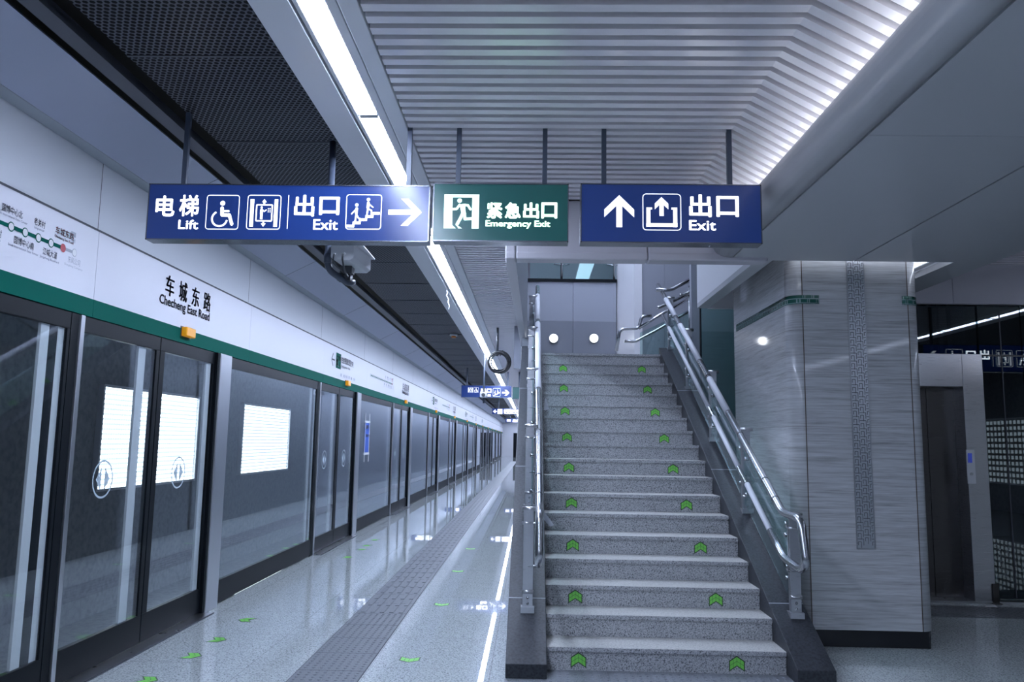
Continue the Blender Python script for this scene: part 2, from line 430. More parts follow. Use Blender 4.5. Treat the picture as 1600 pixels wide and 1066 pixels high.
# light trough
b = B()
def trough(b, X0, X1, L0, L1, G, y0, y1):
    b.box(X0, G, y0, y1, Z_SLAT, Z_SLAT+.14)
    b.box(G+.012, L0-.006, y0, y1, Z_SLAT+.004, Z_SLAT+.14)
    b.box(L1+.006, L1+.055, y0, y1, Z_SLAT+.004, Z_SLAT+.14)
    b.box(L1+.062, X1, y0, y1, Z_SLAT, Z_SLAT+.14)
    b.box(X0, X1, y0, y1, Z_SLAT+.14, Z_SLAT+.16)
trough(b, -1.253, -.775, -1.03, -.925, -1.072, -9, Y_END)
struct(b.build('trim_3', 'white', bevel=.004))
# slat ceiling
def slat(b, path, y, w, h):
    v = []
    for (x, z) in path: v.append([b.bm.verts.new(p) for p in ((x,y,z),(x,y+w,z),(x,y+w,z+h),(x,y,z+h))])
    for i in range(len(v)-1):
        for k in range(4): b.face([v[i][k], v[i][(k+1)%4], v[i+1][(k+1)%4], v[i+1][k]])
    b.face(v[0]); b.face(v[-1][::-1])
FOLD = [(-.765, Z_SLAT), (1.175, Z_SLAT), (1.62, Z_SLAT-.247)]
b = B(); y = -3.0
while y < 6.0: slat(b, FOLD, y, .058, .034); y += .1
y = 6.05
while y < 60: slat(b, [(-.765, Z_SLAT), (-.2, Z_SLAT)], y, .058, .034); y += .1
y = -3.0
while y < 8.0: slat(b, [(3.7, Z_SLAT), (6.4, Z_SLAT)], y, .058, .034); y += .1
struct(b.build('ceiling_slats', 'slat'))
b = B(); b.box(-.775, 1.8, -9, 6.05, Z_SLAT+.17, Z_SLAT+.18); b.box(-.775, -.2, 6.05, Y_END, Z_SLAT+.17, Z_SLAT+.18); b.box(3.5, 12, -9, 9, Z_SLAT+.17, Z_SLAT+.18)
struct(b.build('ceiling_backing', 'backing'))
# curved-edge soffit
b = B()
prof = []
for i in range(12):
    a = math.radians(120+i*150/11); prof.append((1.375+.115+.115*math.cos(a), Z_SOF+.115+.115*math.sin(a)))
prof = prof + [(1.525, Z_SOF)]
def sweep(b, prof, y0, y1):
    A = [b.bm.verts.new((x,y0,z)) for x,z in prof]; C = [b.bm.verts.new((x,y1,z)) for x,z in prof]
    for i in range(len(A)-1):
        f = b.face([A[i],A[i+1],C[i+1],C[i]])
        if f: f.smooth = True
    b.face(A); b.face(C[::-1])
sweep(b, prof+[(1.525, Z_SOF+.04), (1.48, Z_SOF+.04), (1.47, Z_SOF+.13), (1.42, Z_SOF+.15)], -9, 6.08)
for x0, x1 in ((1.537, 2.478), (2.492, 3.55)):
    for y0, y1 in ((-9, .05), (.053, 3.545), (3.549, 6.08)): b.box(x0, x1, y0, y1, Z_SOF, Z_SOF+.05)
b.box(3.253, 3.55, 6.08, 8.05, Z_SOF, Z_SOF+.05)
b.box(1.74, 1.86, 6.08, 8.31, Z_SOF, Z_SOF+.05)
b.m(1); b.box(1.5, 3.55, -9, 6.08, Z_SOF+.052, Z_SOF+.06)
struct(b.build('ceiling_soffit', ['soffit', 'seam']))
# right edge upstand of the soffit, closing to the slats
b = B(); b.box(3.52, 3.55, -9, 8.05, Z_SOF+.05, Z_SLAT+.1); struct(b.build('trim_4', 'bulk'))
# recess round the pillar: white walls and top
b = B()
b.box(1.74, 1.80, 6.08, 8.31, Z_SOF+.05, 4.3); b.box(3.253, 3.30, 6.08, 8.05, Z_SOF+.05, 4.3)
b.box(1.86, 3.253, 8.31, 8.36, Z_SOF, 4.3); b.box(1.80, 3.253, 6.08, 8.31, 3.55, 3.60); b.box(1.80, 3.25, 6.04, 6.08, Z_SOF+.06, 3.6)
struct(b.build('trim_5', 'white'))
# transverse beam over the foot of the stairs
b = B()
for x0, x1 in ((-.22, -.142), (-.137, .88), (.884, 1.80)): b.box(x0, x1, 6.0, 6.12, Z_SOF-.01, 3.62); b.box(x0, x1, 5.985, 6.13, Z_SOF-.03, Z_SOF+.03)
struct(b.build('wall_beam', 'bulk', bevel=.012))
# side bulkhead of the stair opening
b = B(); b.prism([(-.225,6.12,Z_SOF),(-.145,6.12,Z_SOF),(-.02,20,Z_SOF),(-.10,20,Z_SOF)], (0,0,.012)); b.m(1)
b.prism([(-.222,6.12,Z_SOF+.012),(-.147,6.12,Z_SOF+.012),(-.03,20,Z_SOF+.012),(-.1,20,Z_SOF+.012)], (0,0,1.4))
struct(b.build('wall_stairwell', ['bulk', 'bulk_dark']))
b = B(); b.box(-.14, -.03, 10.63, 19.99, 0, 2.9); struct(b.build('wall_stair_side', 'bulk_dark'))
b = B(); b.box(-.3, -.1, 20, Y_END, 0, 3.98); struct(b.build('wall_core', 'walltile'))

# ================================================================== LIGHT STRIP
def light_panel(x0, x1, y0, y1, m_='led'):
    r = thing('linear_light', '', 'ceiling light', ((x0+x1)/2, (y0+y1)/2, Z_SLAT), 'light panels of the long ceiling strip')
    q = B(); q.box(x0, x1, y0, y1, Z_SLAT+.02, Z_SLAT+.05); q.box(x0, x1, y0, y0+.02, Z_SLAT+.004, Z_SLAT+.02); q.box(x0, x1, y1-.02, y1, Z_SLAT+.004, Z_SLAT+.02); q.build('housing', 'white', r)
    q = B(); q.box(x0+.004, x1-.004, y0+.022, y1-.022, Z_SLAT+.006, Z_SLAT+.02); q.build('diffuser', m_, r)
    return r
LP = 1.345
lp0 = light_panel(-1.03, -.925, 4.405+.008, 4.405+LP-.008); n = 0
for k in range(-9, 54):
    r = lp0 if k == 0 else copy_tree(lp0)
    r.location.y = 4.405+LP*(k+.5)
    if k < -1: r['label'] = 'lit panel of the ceiling strip above and behind the viewer'
    else:
        r['label'] = ordinal(k+1)+' white light panel along the ceiling strip, counting away from the viewer'
# second strip on the far platform, behind the viewer (seen mirrored in the lift glass)
b = B(); trough(b, 6.4, 6.9, 6.6, 6.705, 6.55, -9, 7.6); struct(b.build('trim_6', 'white'))
lpf = light_panel(6.6, 6.705, 6.8-LP/2+.008, 6.8+LP/2-.008, 'led_far')
for k in range(12):
    r = lpf if k == 0 else copy_tree(lpf); r.location = (6.6525, 6.8-LP*k, Z_SLAT); r['group'] = 'light panels mirrored in the lift glass'
    r['label'] = 'light panel of the far strip mirrored in the lift glass'
# cove tubes behind the curved edge and in the pillar recess
def cove(name, label, x0, x1, y0, y1, z, m_='cove'):
    r = thing(name, label, 'cove light', ((x0+x1)/2, (y0+y1)/2, z))
    q = B(); q.box(x0, x1, y0, y1, z, z+.012); q.build('channel', 'white', r)
    q = B(); q.box(x0+.006, x1-.006, y0, y1, z+.012, z+.03); q.build('tube', m_, r)
cove('cove_light', 'white light hidden above the curved edge of the grey soffit', 1.47, 1.52, -3, 5.9, Z_SOF+.14)
cove('cove_light', 'white light hidden in the ceiling recess right of the pillar', 3.20, 3.25, 6.2, 8.0, Z_SOF+.06, 'recess')
cove('cove_light', 'white light hidden in the ceiling recess above the pillar front', 2.0, 3.1, 6.085, 6.125, Z_SOF+.07, 'recess')

# ================================================================== PLATFORM SCREEN DOORS
PER, P0, NPER = 5.6, 7.06, 13
def psd_post():
    r = thing('screen_post', '', 'post', (PX, P0, 0), 'steel posts of the platform doors')
    q = B(); q.box(PX-.06, PX+.035, P0-.13, P0+.13, 0, 2.235); q.build('steel_cladding', 'steel_post', r, .006)
    q = B(); q.box(PX-.03, PX+.02, P0-.165, P0-.13, 0, 2.235); q.box(PX-.03, PX+.02, P0+.13, P0+.165, 0, 2.235); q.build('side_seal', 'frame', r)
    return r
def pane(root_name, y0, y1, fw, strips=(), emblem=None, bottom=.2, top=.10, cat='screen door', thin=.03):
    """glazed leaf: dark frame, glass, pale strips behind the glass edge"""
    r = thing(root_name, '', cat, (PX, (y0+y1)/2, 0))
    z0, z1 = .012, 2.235
    q = B(); x0, x1 = PX-.045, PX-.005
    q.box(x0, x1, y0, y1, z0, z0+bottom); q.box(x0, x1, y0, y1, z1-top, z1)
    q.box(x0, x1, y0, y0+fw[0], z0+bottom, z1-top); q.box(x0, x1, y1-fw[1], y1, z0+bottom, z1-top)
    q.build('frame', 'frame', r, .003)
    q = B(); q.box(PX-.022, PX-.012, y0+fw[0]-.004, y1-fw[1]+.004, z0+bottom-.004, z1-top+.004); q.build('glass', 'glass_door', r)
    for s0, s1 in strips:
        q = B(); q.box(PX-.041, PX-.024, s0, s1, z0+bottom, z1-top); q.build('edge_strip', 'strip', r)
    if emblem:
        yc, zc, R = emblem; q = B(); fl = Flat(q, lambda u, v: (PX-.0105, yc+u, zc+v))
        fl.ring(0, 0, R*.90, R, n=40)
        for sg in (-1, 1):
            fl.poly([(sg*R*.16, R*.62), (sg*R*.16, -R*.62), (sg*R*.68, 0)])
        q.build('door_emblem', 'etch', r)
    return r
post = psd_post()
leafA = pane('screen_door', P0-2.24, P0-1.205, (.012, .055), [(P0-1.49, P0-1.385)], (P0-1.86, 1.21, .125))
leafB = pane('screen_door', P0-1.195, P0-.168, (.075, .035), [(P0-.30, P0-.205)], (P0-.74, 1.21, .125))
thin = thing('screen_mullion', '', 'mullion', (PX, P0-2.27, 0)); q = B(); q.box(PX-.05, PX+.012, P0-2.29, P0-2.25, 0, 2.235); q.build('steel_edge', 'steel_post', thin, .003)
q = B(); q.box(PX-.05, PX-.004, P0-2.37, P0-2.29, 0, 2.235); q.build('side_seal', 'frame', thin)
fixd = pane('glass_screen', P0-5.43, P0-2.375, (.045, .03), [(P0-2.47, P0-2.385), (P0-2.63, P0-2.55)], None)
q = B(); q.box(PX-.043, PX-.023, P0-2.55, P0-2.47, .2, 2.13); q.build('centre_bar', 'frame', fixd)
lamp = thing('indicator_lamp', '', 'lamp', (PX+.01, P0-.80, 2.32)); q = B(); q.box(PX+.003, PX+.05, P0-.89, P0-.72, 2.29, 2.365); q.build('amber_lens', 'amber', lamp, .008)
q = B(); q.box(PX, PX+.004, P0-.9, P0-.71, 2.285, 2.37); q.build('base_plate', 'plastic_dark', lamp)
sill = thing('door_sill', '', 'threshold', (PX, P0-1.2, 0)); q = B(); q.box(PX-.02, PX+.10, P0-2.26, P0-.13, .0005, .006); q.build('sill_plate', 'steel', sill)
q = B(); q.box(PX+.10, PX+.112, P0-2.26, P0-.13, .0005, .007); q.build('groove_strip', 'seam', sill)
protos = [(post, 'stainless steel post between platform doors, {} from the viewer', 'steel posts of the platform doors', 0),
          (leafA, 'glass platform door leaf nearer the viewer in the {} door pair', 'sliding platform door leaves', 0),
          (leafB, 'glass platform door leaf beside the post in the {} door pair', 'sliding platform door leaves', 0),
          (thin, 'thin steel mullion at the near side of the {} door pair', 'thin mullions of the platform doors', 0),
          (fixd, 'long fixed glass screen panel before the {} door pair', 'fixed glass screen panels', 0),
          (lamp, 'small amber lamp on the green band above the {} door pair', 'amber door lamps', 0),
          (sill, 'steel sill strip on the floor under the {} door pair', 'door sills', 0)]
for o, lab, grp, _ in protos:
    base = Vector(o.location)
    for k in range(-1, NPER):
        if k == -1 and o is lamp: continue
        r = o if k == 0 else copy_tree(o)
        r.location = base + Vector((0, PER*k, 0)); r['group'] = grp
        r['label'] = lab.format(ordinal(k)) if k >= 0 else lab.format('unseen').replace('unseen', 'nearest, beside the viewer,')
# header: one white panel with green foot per 2.8 m, lettering on it
def hdr(y0, y1, label):
    r = thing('platform_header', label, 'header panel', (PX, (y0+y1)/2, 2.24), 'white header panels above the platform doors')
    q = B(); q.box(-2.95, PX, y0+.002, y1-.002, 2.353, 2.797); q.build('white_panel', 'fascia', r)
    q = B(); q.box(-2.95, PX+.002, y0+.0015, y1-.0015, 2.240, 2.353); q.build('green_band', 'green', r)
    return r
def on_wall(u, v): return (PX+.0025, u, v)
def on_panel(r, name, m_, draw, label=None):
    q = B(); draw(q, Flat(q, on_wall)); return q.build(name, m_, r, label=label)
def station_name(r, o):
    def d(q, fl):
        for i, ch in enumerate('车城东路'):
            put_text(q, ch, (o+.95+.235*i, o+1.10+.235*i, 2.565, 2.725), on_wall, .035, .008)
        put_text(q, 'Checheng East Road', (o+.87, o+1.80, 2.465, 2.56), on_wall, .022)
    on_panel(r, 'lettering', 'ink', d)
STN = [('老关村','Laoguancun',1),('江城大道','Jiangcheng Avenue',0)]
def route_map(r, o, full):
    y1 = o+2.65
    ys = [y1-.105-.118*i for i in range(20)]; zl = 2.597
    q = B(); fl = Flat(q, on_wall); q2 = Flat(q, lambda u, v: (PX+.0035, u, v))
    q.m(0); fl.rect(ys[-1], ys[1], zl-.011, zl+.011); [fl.disc(y, zl, .027) for y in ys[2:]]
    q.m(1); fl.rect(ys[1], ys[0], zl-.009, zl+.009); fl.disc(ys[0], zl, .025)
    q.m(2); [q2.disc(y, zl, .021) for y in ys[2:]+[ys[0]]]
    q.m(3); q2.disc(ys[1], zl, .026)
    put_text(q, '车城东路', (ys[1]-.085, ys[1]+.10, 2.665, 2.71), on_wall, .01)
    put_text(q, 'Checheng East Road', (ys[1]-.09, ys[1]+.10, 2.638, 2.658), on_wall, .012)
    names = [('江城大道','Jiangcheng Boulevard',-1,2),('老关村','Laoguancun',1,3),('国博中心南','South International Expo Center',-1,4),('国博中心北','North International Expo Center',1,5),('前进村','Qianjincun',-1,6),('建港','Jiangang',1,7)]
    q.m(4)
    for c, e, side, i in names:
        w = .034*len(c); e_w = min(.009*len(e), .26); yc = ys[i]
        if side > 0: put_text(q, c, (yc-w/2, yc+w/2, 2.662, 2.705), on_wall, .004); put_text(q, e, (yc-e_w/2, yc+e_w/2, 2.638, 2.655), on_wall)
        else: put_text(q, c, (yc-w/2, yc+w/2, 2.515, 2.558), on_wall, .004); put_text(q, e, (yc-e_w/2, yc+e_w/2, 2.49, 2.507), on_wall)
    put_text(q, '鹏路', (ys[8]-.03, ys[8]+.05, 2.515, 2.558), on_wall, .004); put_text(q, 'ng Road', (ys[8]-.05, ys[8]+.05, 2.49, 2.507), on_wall)
    q.m(1)
    put_text(q, '东风公司', (ys[0]-.06, ys[0]+.07, 2.525, 2.565), on_wall); put_text(q, 'Dongfeng Company', (ys[0]-.09, ys[0]+.10, 2.50, 2.516), on_wall)
    fl.rect(ys[0]-.05, ys[0]-.0, 2.69, 2.72); put_text(q, '3号线', (ys[0]-.045, ys[0], 2.655, 2.68), on_wall)
    q.build('route_map', ['green', 'ink_pale', 'ink_white', 'ink_red', 'ink_grey'], r)
def direction(r, o):
    def a(q, fl):
        fl.line([(o+.42, 2.60), (o+.58, 2.60)], .022, False); fl.line([(o+.49, 2.69), (o+.41, 2.60), (o+.49, 2.51)], .022, False)
        put_text(q, '往金银湖公园方向', (o+.98, o+1.75, 2.60, 2.70), on_wall, .01)
        put_text(q, 'To Jinyinhu Park', (o+.98, o+1.55, 2.53, 2.575), on_wall, .012)
    on_panel(r, 'lettering', 'ink', a)
    on_panel(r, 'line_number_plate', 'green', lambda q, fl: fl.rect(o+.66, o+.95, 2.50, 2.72))
    def n6(q, fl):
        t = lambda u, v: (PX+.0035, u, v)
        put_text(q, '6', (o+.68, o+.78, 2.53, 2.69), t, .03); put_text(q, '号线', (o+.80, o+.93, 2.61, 2.69), t, .02); put_text(q, 'Line 6', (o+.80, o+.93, 2.53, 2.57), t, .02)
    on_panel(r, 'line_number', 'ink_white', n6)
    def f(q, fl):
        for i, w in enumerate(('首', '末班车', '时间', '早', '晚', '发车')): put_text(q, w, (o+.95+.17*i, o+1.0+.17*i+.03*(len(w)), 2.40+.0, 2.445), on_wall)
    on_panel(r, 'timetable', 'ink_grey', f)
HDR0 = 4.90; HW = 2.8
seq = ['direction', 'map', 'name', 'blank']
cnt = {}
for k in range(-3, 26):
    y0 = HDR0+HW*k; y1 = y0+HW
    if y0 > Y_END-3: break
    kind = seq[(k+2) % 4]; i = cnt.get(kind, 0); 
    if k >= -1: cnt[kind] = i+1
    lab = {'direction': 'white header panel with arrow and green line-number plate, {} from the viewer', 'map': 'white header panel printed with the green route map, {} from the viewer',
           'name': 'white header panel with the dark station name, {} from the viewer', 'blank': 'blank white header panel over green band, {} from the viewer'}[kind]
    r = hdr(y0, y1, lab.format(ordinal(i)) if k >= -1 else 'white header panel above the viewer, {} behind the camera'.format(ordinal(-k-2)))
    if k >= -1 and y0 < 45:
        if kind == 'name': station_name(r, y0)
        elif kind == 'map': route_map(r, y0, k == -1)
        elif kind == 'direction': direction(r, y0)
b = B(); b.box(11.6, 11.7, -9, Y_END, -1.3, 4.4); struct(b.build('wall_tunnel_right', 'concrete'))
# light boxes on the far tunnel wall
def light_box(y0, label, m_='box'):
    r = thing('light_box', label, 'light box', (-6.42, y0+1.68, .70), 'open light boxes on the tunnel wall')
    q = B(); q.box(-6.45, -6.36, y0, y0+3.36, .66, .70); q.box(-6.45, -6.36, y0, y0+3.36, 2.21, 2.25); q.box(-6.45, -6.36, y0-.04, y0, .66, 2.25); q.box(-6.45, -6.36, y0+3.36, y0+3.4, .66, 2.25)
    q.build('box_frame', 'white', r)
    q = B(); q.box(-6.44, -6.40, y0, y0+3.36, .70, 2.21); q.build('diode_board', m_, r)
    return r
light_box(11.65, 'bright white light box seen through the first pair of glass doors')
rb = light_box(-4.4, 'light box mirrored as dots in the lift glass', 'box_dots'); rb.location = (11.52, -2.7, .70); rb.rotation_euler = (0, 0, PI)
light_box(17.43, 'bright white light box seen through the long fixed glass panel')
# notice taped to the glass of the third fixed panel
nt = thing('paper_notice', 'blue notice taped with white tape on a glass screen panel', 'notice', at(574, 683, x=PX))
c = at(574, 683, x=PX)
q = B(); q.box(PX-.010, PX-.006, c.y-.17, c.y+.17, c.z-.26, c.z+.24); q.build('sheet', 'notice', nt)
q = B(); fl = Flat(q, lambda u, v: (PX-.0045, c.y+u, c.z+v))
for sg in (-1, 1): fl.rect(sg*.17-.015, sg*.17+.015, -.42, .40)
fl.rect(-.22, .22, .24, .275); fl.rect(-.22, .22, -.30, -.265); q.build('tape', 'ink_white', nt)
q = B(); t3 = lambda u, v: (PX-.0045, c.y+u, c.z+v)
put_text(q, '温馨提示', (-.12, .12, .14, .20), t3, .02); put_text(q, '请勿靠近', (-.10, .10, .0, .05), t3, .02); q.build('print', 'ink_white', nt)

# ================================================================== TACTILE PAVING
def dot(b, x, y, r=.012, h=.004):
    a = [b.bm.verts.new((x+r*math.cos(i*PI/3), y+r*math.sin(i*PI/3), .004)) for i in range(6)]
    c = [b.bm.verts.new((x+r*.6*math.cos(i*PI/3), y+r*.6*math.sin(i*PI/3), .004+h)) for i in range(6)]
    for i in range(6): b.face([a[i], a[(i+1)%6], c[(i+1)%6], c[i]])
    b.face(c)
TX0, TX1, TB = -1.492, -1.064, 7.05
t = thing('tactile_paving', 'dark tactile strip running along the polished platform floor', 'tactile paving', (-1.28, 7, 0))
q = B(); q.box(TX0, TX1, 2.5, TB, .0005, .004)
y = 2.55
while y < TB:
    for i in range(8): dot(q, TX0+.03+.0525*i, y)
    y += .0525
q.build('warning_tiles', 'tactile', t)
q = B(); q.box(TX0, TX1, TB+.004, 60, .0005, .004)
y = TB+.03
while y < 40:
    for i in range(5): x = TX0+.05+.082*i; q.box(x-.018, x+.018, y, y+.26, .004, .0075)
    y += .3
q.build('guide_bars', 'tactile', t)
q = B()
for k in range(-10, 60):
    yy = TB+.43*k
    if yy > 2.6: q.box(TX0, TX1, yy, yy+.005, .0035, .0046)
q.box(TX0-.006, TX0, 2.5, 60, .0005, .004); q.box(TX1, TX1+.006, 2.5, 60, .0005, .004); q.build('joint_lines', 'seam', t)
t = thing('tactile_paving', 'dotted grey tactile mat at the foot of the stairs', 'tactile paving', (.9, 5.2, 0))
q = B(); q.box(-.15, 1.7, 4.7, 5.25, .0005, .004); q.box(.125, 1.70, 5.25, 5.47, .0005, .004)
y = 4.74
while y < 5.45:
    x = -.12 if y < 5.22 else .15
    while x < 1.68: dot(q, x, y); x += .052
    y += .052
q.build('warning_tiles', 'tactile', t)
t = thing('tactile_paving', 'dark tactile mat on the floor before the lift doors', 'tactile paving', (4.6, 7.7, 0))
q = B(); q.box(3.62, 6.5, 7.42, 7.92, .0005, .004)
y = 7.45
while y < 7.9:
    x = 3.65
    while x < 6.3: dot(q, x, y, .013); x += .055
    y += .055
q.build('warning_tiles', 'tactile_dark', t)

# ================================================================== STAIRS
D0, T, R_, NS = 5.473, .2959, .14874, 18
SX0, SX1 = .12, 1.70
st = thing('staircase', 'speckled granite staircase between two dark stone side kerbs', 'staircase', (.9, D0, 0))
for i in range(NS):
    y0, z1 = D0+i*T, (i+1)*R_
    q = B(); yend = y0+T+.03 if i < NS-1 else y0+.45
    q.box(SX0, SX1, y0+.012, yend, z1-R_+.0005, z1-.03)
    q.m(1); q.box(SX0, SX1, y0+.004, yend, z1-.03, z1)
    q.m(0); q.box(SX0, SX1, y0, y0+.006, z1-.028, z1-.001)
    q.build('step', ['step', 'tread'], st)
def zs(y): return .09+.5025*(y-5.262)
def kerb(x0, x1, yend):
    q = B(); pts = [(x0,5.262,0.0005),(x0,5.262,.09),(x0,yend,zs(yend)),(x0,yend,0.0005)]
    q.prism(pts, (x1-x0, 0, 0)); return q.build('side_kerb', 'stringer', st, .004)
kerb(-.147, .118, 10.62); kerb(1.702, 1.945, 10.62)
for x0, x1 in ((-.147, .118), (1.702, 1.945)):
    q = B()
    for y in (5.85, 7.6, 9.3): q.prism([(x0,y,zs(y)+.0006),(x1,y,zs(y)+.0006),(x1,y+.006,zs(y+.006)+.0006),(x0,y+.006,zs(y+.006)+.0006)], (0,0,.0006))
    q.build('kerb_joint', 'ledge', st)
q = B(); q.box(-.028, 1.355, D0+17*T+.45, 12.79, NS*R_-.15, NS*R_); q.box(1.355, 3.6, D0+17*T+.45, 11.89, NS*R_-.15, NS*R_); q.box(1.70, 3.6, 10.62, D0+17*T+.45, NS*R_-.15, NS*R_); q.build('landing', ['tread'], st)
b = B(); b.box(-.14, 2.0, 12.8, 12.9, 0, 2.5); struct(b.build('wall_under_landing', 'walltile'))

# green chevron stickers
def chevron(name, label, cat_group, c, ax, ay, az, s=.052):
    """c centre, ax right, ay up of the arrow, az outwards"""
    c, ax, ay, az = Vector(c), Vector(ax), Vector(ay), Vector(az)
    out = [(-1, -.95), (-1, .35), (0, 1.0), (1, .35), (1, -.95), (0, -.30)]
    r = thing(name, label, 'sticker', c, cat_group)
    q = B(); q.prism([c+ax*s*u+ay*s*v for u, v in out], az*.0008); q.build('border', 'chev_edge', r)
    inn = [(-.88, -.74), (-.88, .28), (0, .85), (.88, .28), (.88, -.74), (0, -.17)]
    q = B(); q.prism([c+ax*s*u+ay*s*v+az*.0008 for u, v in inn], az*.0006); q.build('arrow', 'chev', r)
    q = B(); fl = Flat(q, lambda u, v: c+ax*s*u+ay*s*v+az*.0016)
    for ln in (((0,-.15),(0,.83)), ((-.88,-.2),(0,.33),(.88,-.2)), ((-.45,-.45),(-.45,.56)), ((.45,-.45),(.45,.56))): fl.line(ln, .035, False)
    q.build('crease_lines', 'chev_edge', r)
rows = [(904,1027,1152,1032),(899,929,1119,932),(895,851,1095,853),(893,786,1073,787),(889,729,1052,731),(886,680,1038,682),(883,639,1024,640),(881,604,1012,605),(880,572,1003,574)]
for i, (xl, yl, xr, yr) in enumerate(rows):
    for sd, (px, py) in (('left', (xl, yl)), ('right', (xr, yr))):
        p = at(px, py, y=D0+2*i*T)
        zc = 2*i*R_+.064
        chevron('chevron_sticker', f'green chevron on the {ordinal(2*i)} riser from the bottom, {sd} of the stairs', 'green chevrons on the stair risers', (p.x, D0+2*i*T+.0118, zc), (1,0,0), (0,0,1), (0,-1,0))
fl_right = [(640,1031),(690,945),(715,893),(735,858)]
for i, p in enumerate(fl_right):
    c = at(*p, z=0); chevron('chevron_sticker', f'green floor chevron between tactile strip and stairs, {ordinal(i)} from the viewer', 'green chevrons on the floor', (c.x, c.y, .0004), (-1,0,0), (0,-1,0), (0,0,1), .07)
fl_left = [((230,1063), 0), ((300,1025), 0), ((340,1000), 0), ((385,969), 1), ((543,871), 0), ((565,859), 0), ((573,853), 1), ((586,844), 1)]
for i, (p, d) in enumerate(fl_left):
    c = at(*p, z=0); dx = -1 if d else 1
    chevron('chevron_sticker', f'green floor chevron beside the platform doors, {ordinal(i)} from the viewer', 'green chevrons on the floor', (c.x, c.y, .0004), (0,-dx,0), (dx,0,0), (0,0,1), .07)

# ================================================================== BALUSTRADES
UZ, LZ = .668, .352     # rail heights above the kerb top line
def balustrade(name, label, xr, xg, xp, side, ymax, wraps_u, wraps_l):
    r = thing(name, label, 'balustrade', (xg, 5.72, zs(5.72)))
    rail = lambda y, h: (xr, y, zs(y)+h)
    zt = zs(5.80)+UZ; zb = zs(5.80)+LZ
    q = B(); q.tube([rail(ymax, UZ), (xr, 5.80, zt), (xr, 5.42, zt-.01), (xr, 5.34, zb+.02), (xr, 5.44, zb-.03), (xr, 5.80, zb), rail(6.1, LZ)], .0285, 14, .07); q.build('handrail', 'tube', r)
    q = B(); q.tube([rail(5.8, LZ), rail(ymax-.35, LZ)], .019, 12); q.build('lower_rail', 'tube', r)
    q = B()
    for y in (5.95, 6.2, 6.9, 8.1, 9.3): 
        q.tube([rail(y, UZ), rail(y+.012, UZ)], .0292, 14)
    q.build('rail_joint', 'seam', r)
    for y0, y1 in wraps_u: q = B(); q.tube([rail(y0, UZ), rail((y0+y1)/2, UZ), rail(y1, UZ)], .0315, 14); q.build('film_wrap', 'film', r)
    for y0, y1 in wraps_l: q = B(); q.tube([rail(y0, LZ), rail(y1, LZ)], .0225, 12); q.build('film_wrap', 'film', r)
    for k in range(5):
        y = 5.73+1.21*k; zk = zs(y); hw = .036
        q = B(); q.box(xp-hw, xp+hw, y-.008, y+.008, zk+.02, zk+.70); q.box(xp-hw, xp+hw, y+.024, y+.040, zk+.03, zk+.62); po = q.build('post', 'steel', r, .002)
        q = B(); q.box(xp-hw-.012, xp+hw+.012, y-.03, y+.06, zk-.012, zk+.028); q.build('base_plate', 'steel', po)
        q = B(); q.cyl((xp-.045, y+.004, zk+.70), (xr if side < 0 else xp+.06, y+.004, zk+.70), .016, 12); q.cyl((xp-.045, y, zk+.60), (xp+.03, y, zk+.60), .012, 10)
        q.cyl((xp-.04, y-.01, zk+.13), (xp+.04, y-.01, zk+.13), .013, 10); q.build('cross_bar', 'steel', po)
        q = B()
        for dz in (.05, .09): q.sphere((xp, y-.009, zk+dz), .011, (1,.6,1), 10, 6)
        q.build('bolt', 'tube', po)
        q = B()
        for h in (UZ-.02, LZ): q.tube([(xp, y, zk+h-.05), (xr, y, zk+h-.045), (xr, y, zk+h)], .009, 8, .03)
        q.build('rail_bracket', 'tube', po)
    for k in range(4 if ymax < 10.7 else 5):
        y0, y1 = 5.80+1.21*k, 5.80+1.21*k+1.13
        if y1 > 10.9: y1 = 10.55
        pts = [(xg, y0, zs(y0)+.07), (xg, y1, zs(y1)+.07), (xg, y1, zs(y1)+.60), (xg, y0, zs(y0)+.60)]
        q = B(); q.prism(pts, (.010, 0, 0)); g = q.build('glass_panel', 'glass_rail', r)
        q = B()
        for yy in (y0+.05, y1-.05):
            for h in (.18, .48):
                q.cyl((xg-.012, yy, zs(yy)+h), (xg+.022, yy, zs(yy)+h), .016, 12)
        q.build('glass_clamp', 'tube', g)
    return r
balustrade('stair_balustrade', 'glass and steel balustrade on the right kerb of the stairs, before the pillar', 1.80, 1.835, 1.855, 1, 11.25, [(7.32, 8.05), (8.5, 9.6), (9.9, 10.6)], [(5.98, 6.72), (6.98, 7.9), (8.1, 10.4)])
bl = balustrade('stair_balustrade', 'glass and steel balustrade on the left kerb of the stairs, rail partly film-wrapped', .062, .004, -.012, -1, 11.1, [(7.75, 9.6), (9.7, 10.7)], [])
def scrap(px, pts, Y, label):
    q = B(); ps = [at(*p, y=Y) for p in pts]; q.prism(ps, (0, .003, 0)); o = q.build('film_scrap', 'film', bl)
scrap(0, [(850,800),(855,806),(866,821),(859,823),(849,811)], 5.93, '')
scrap(0, [(851,624),(853,622),(858,640),(850,641)], 7.75, '')

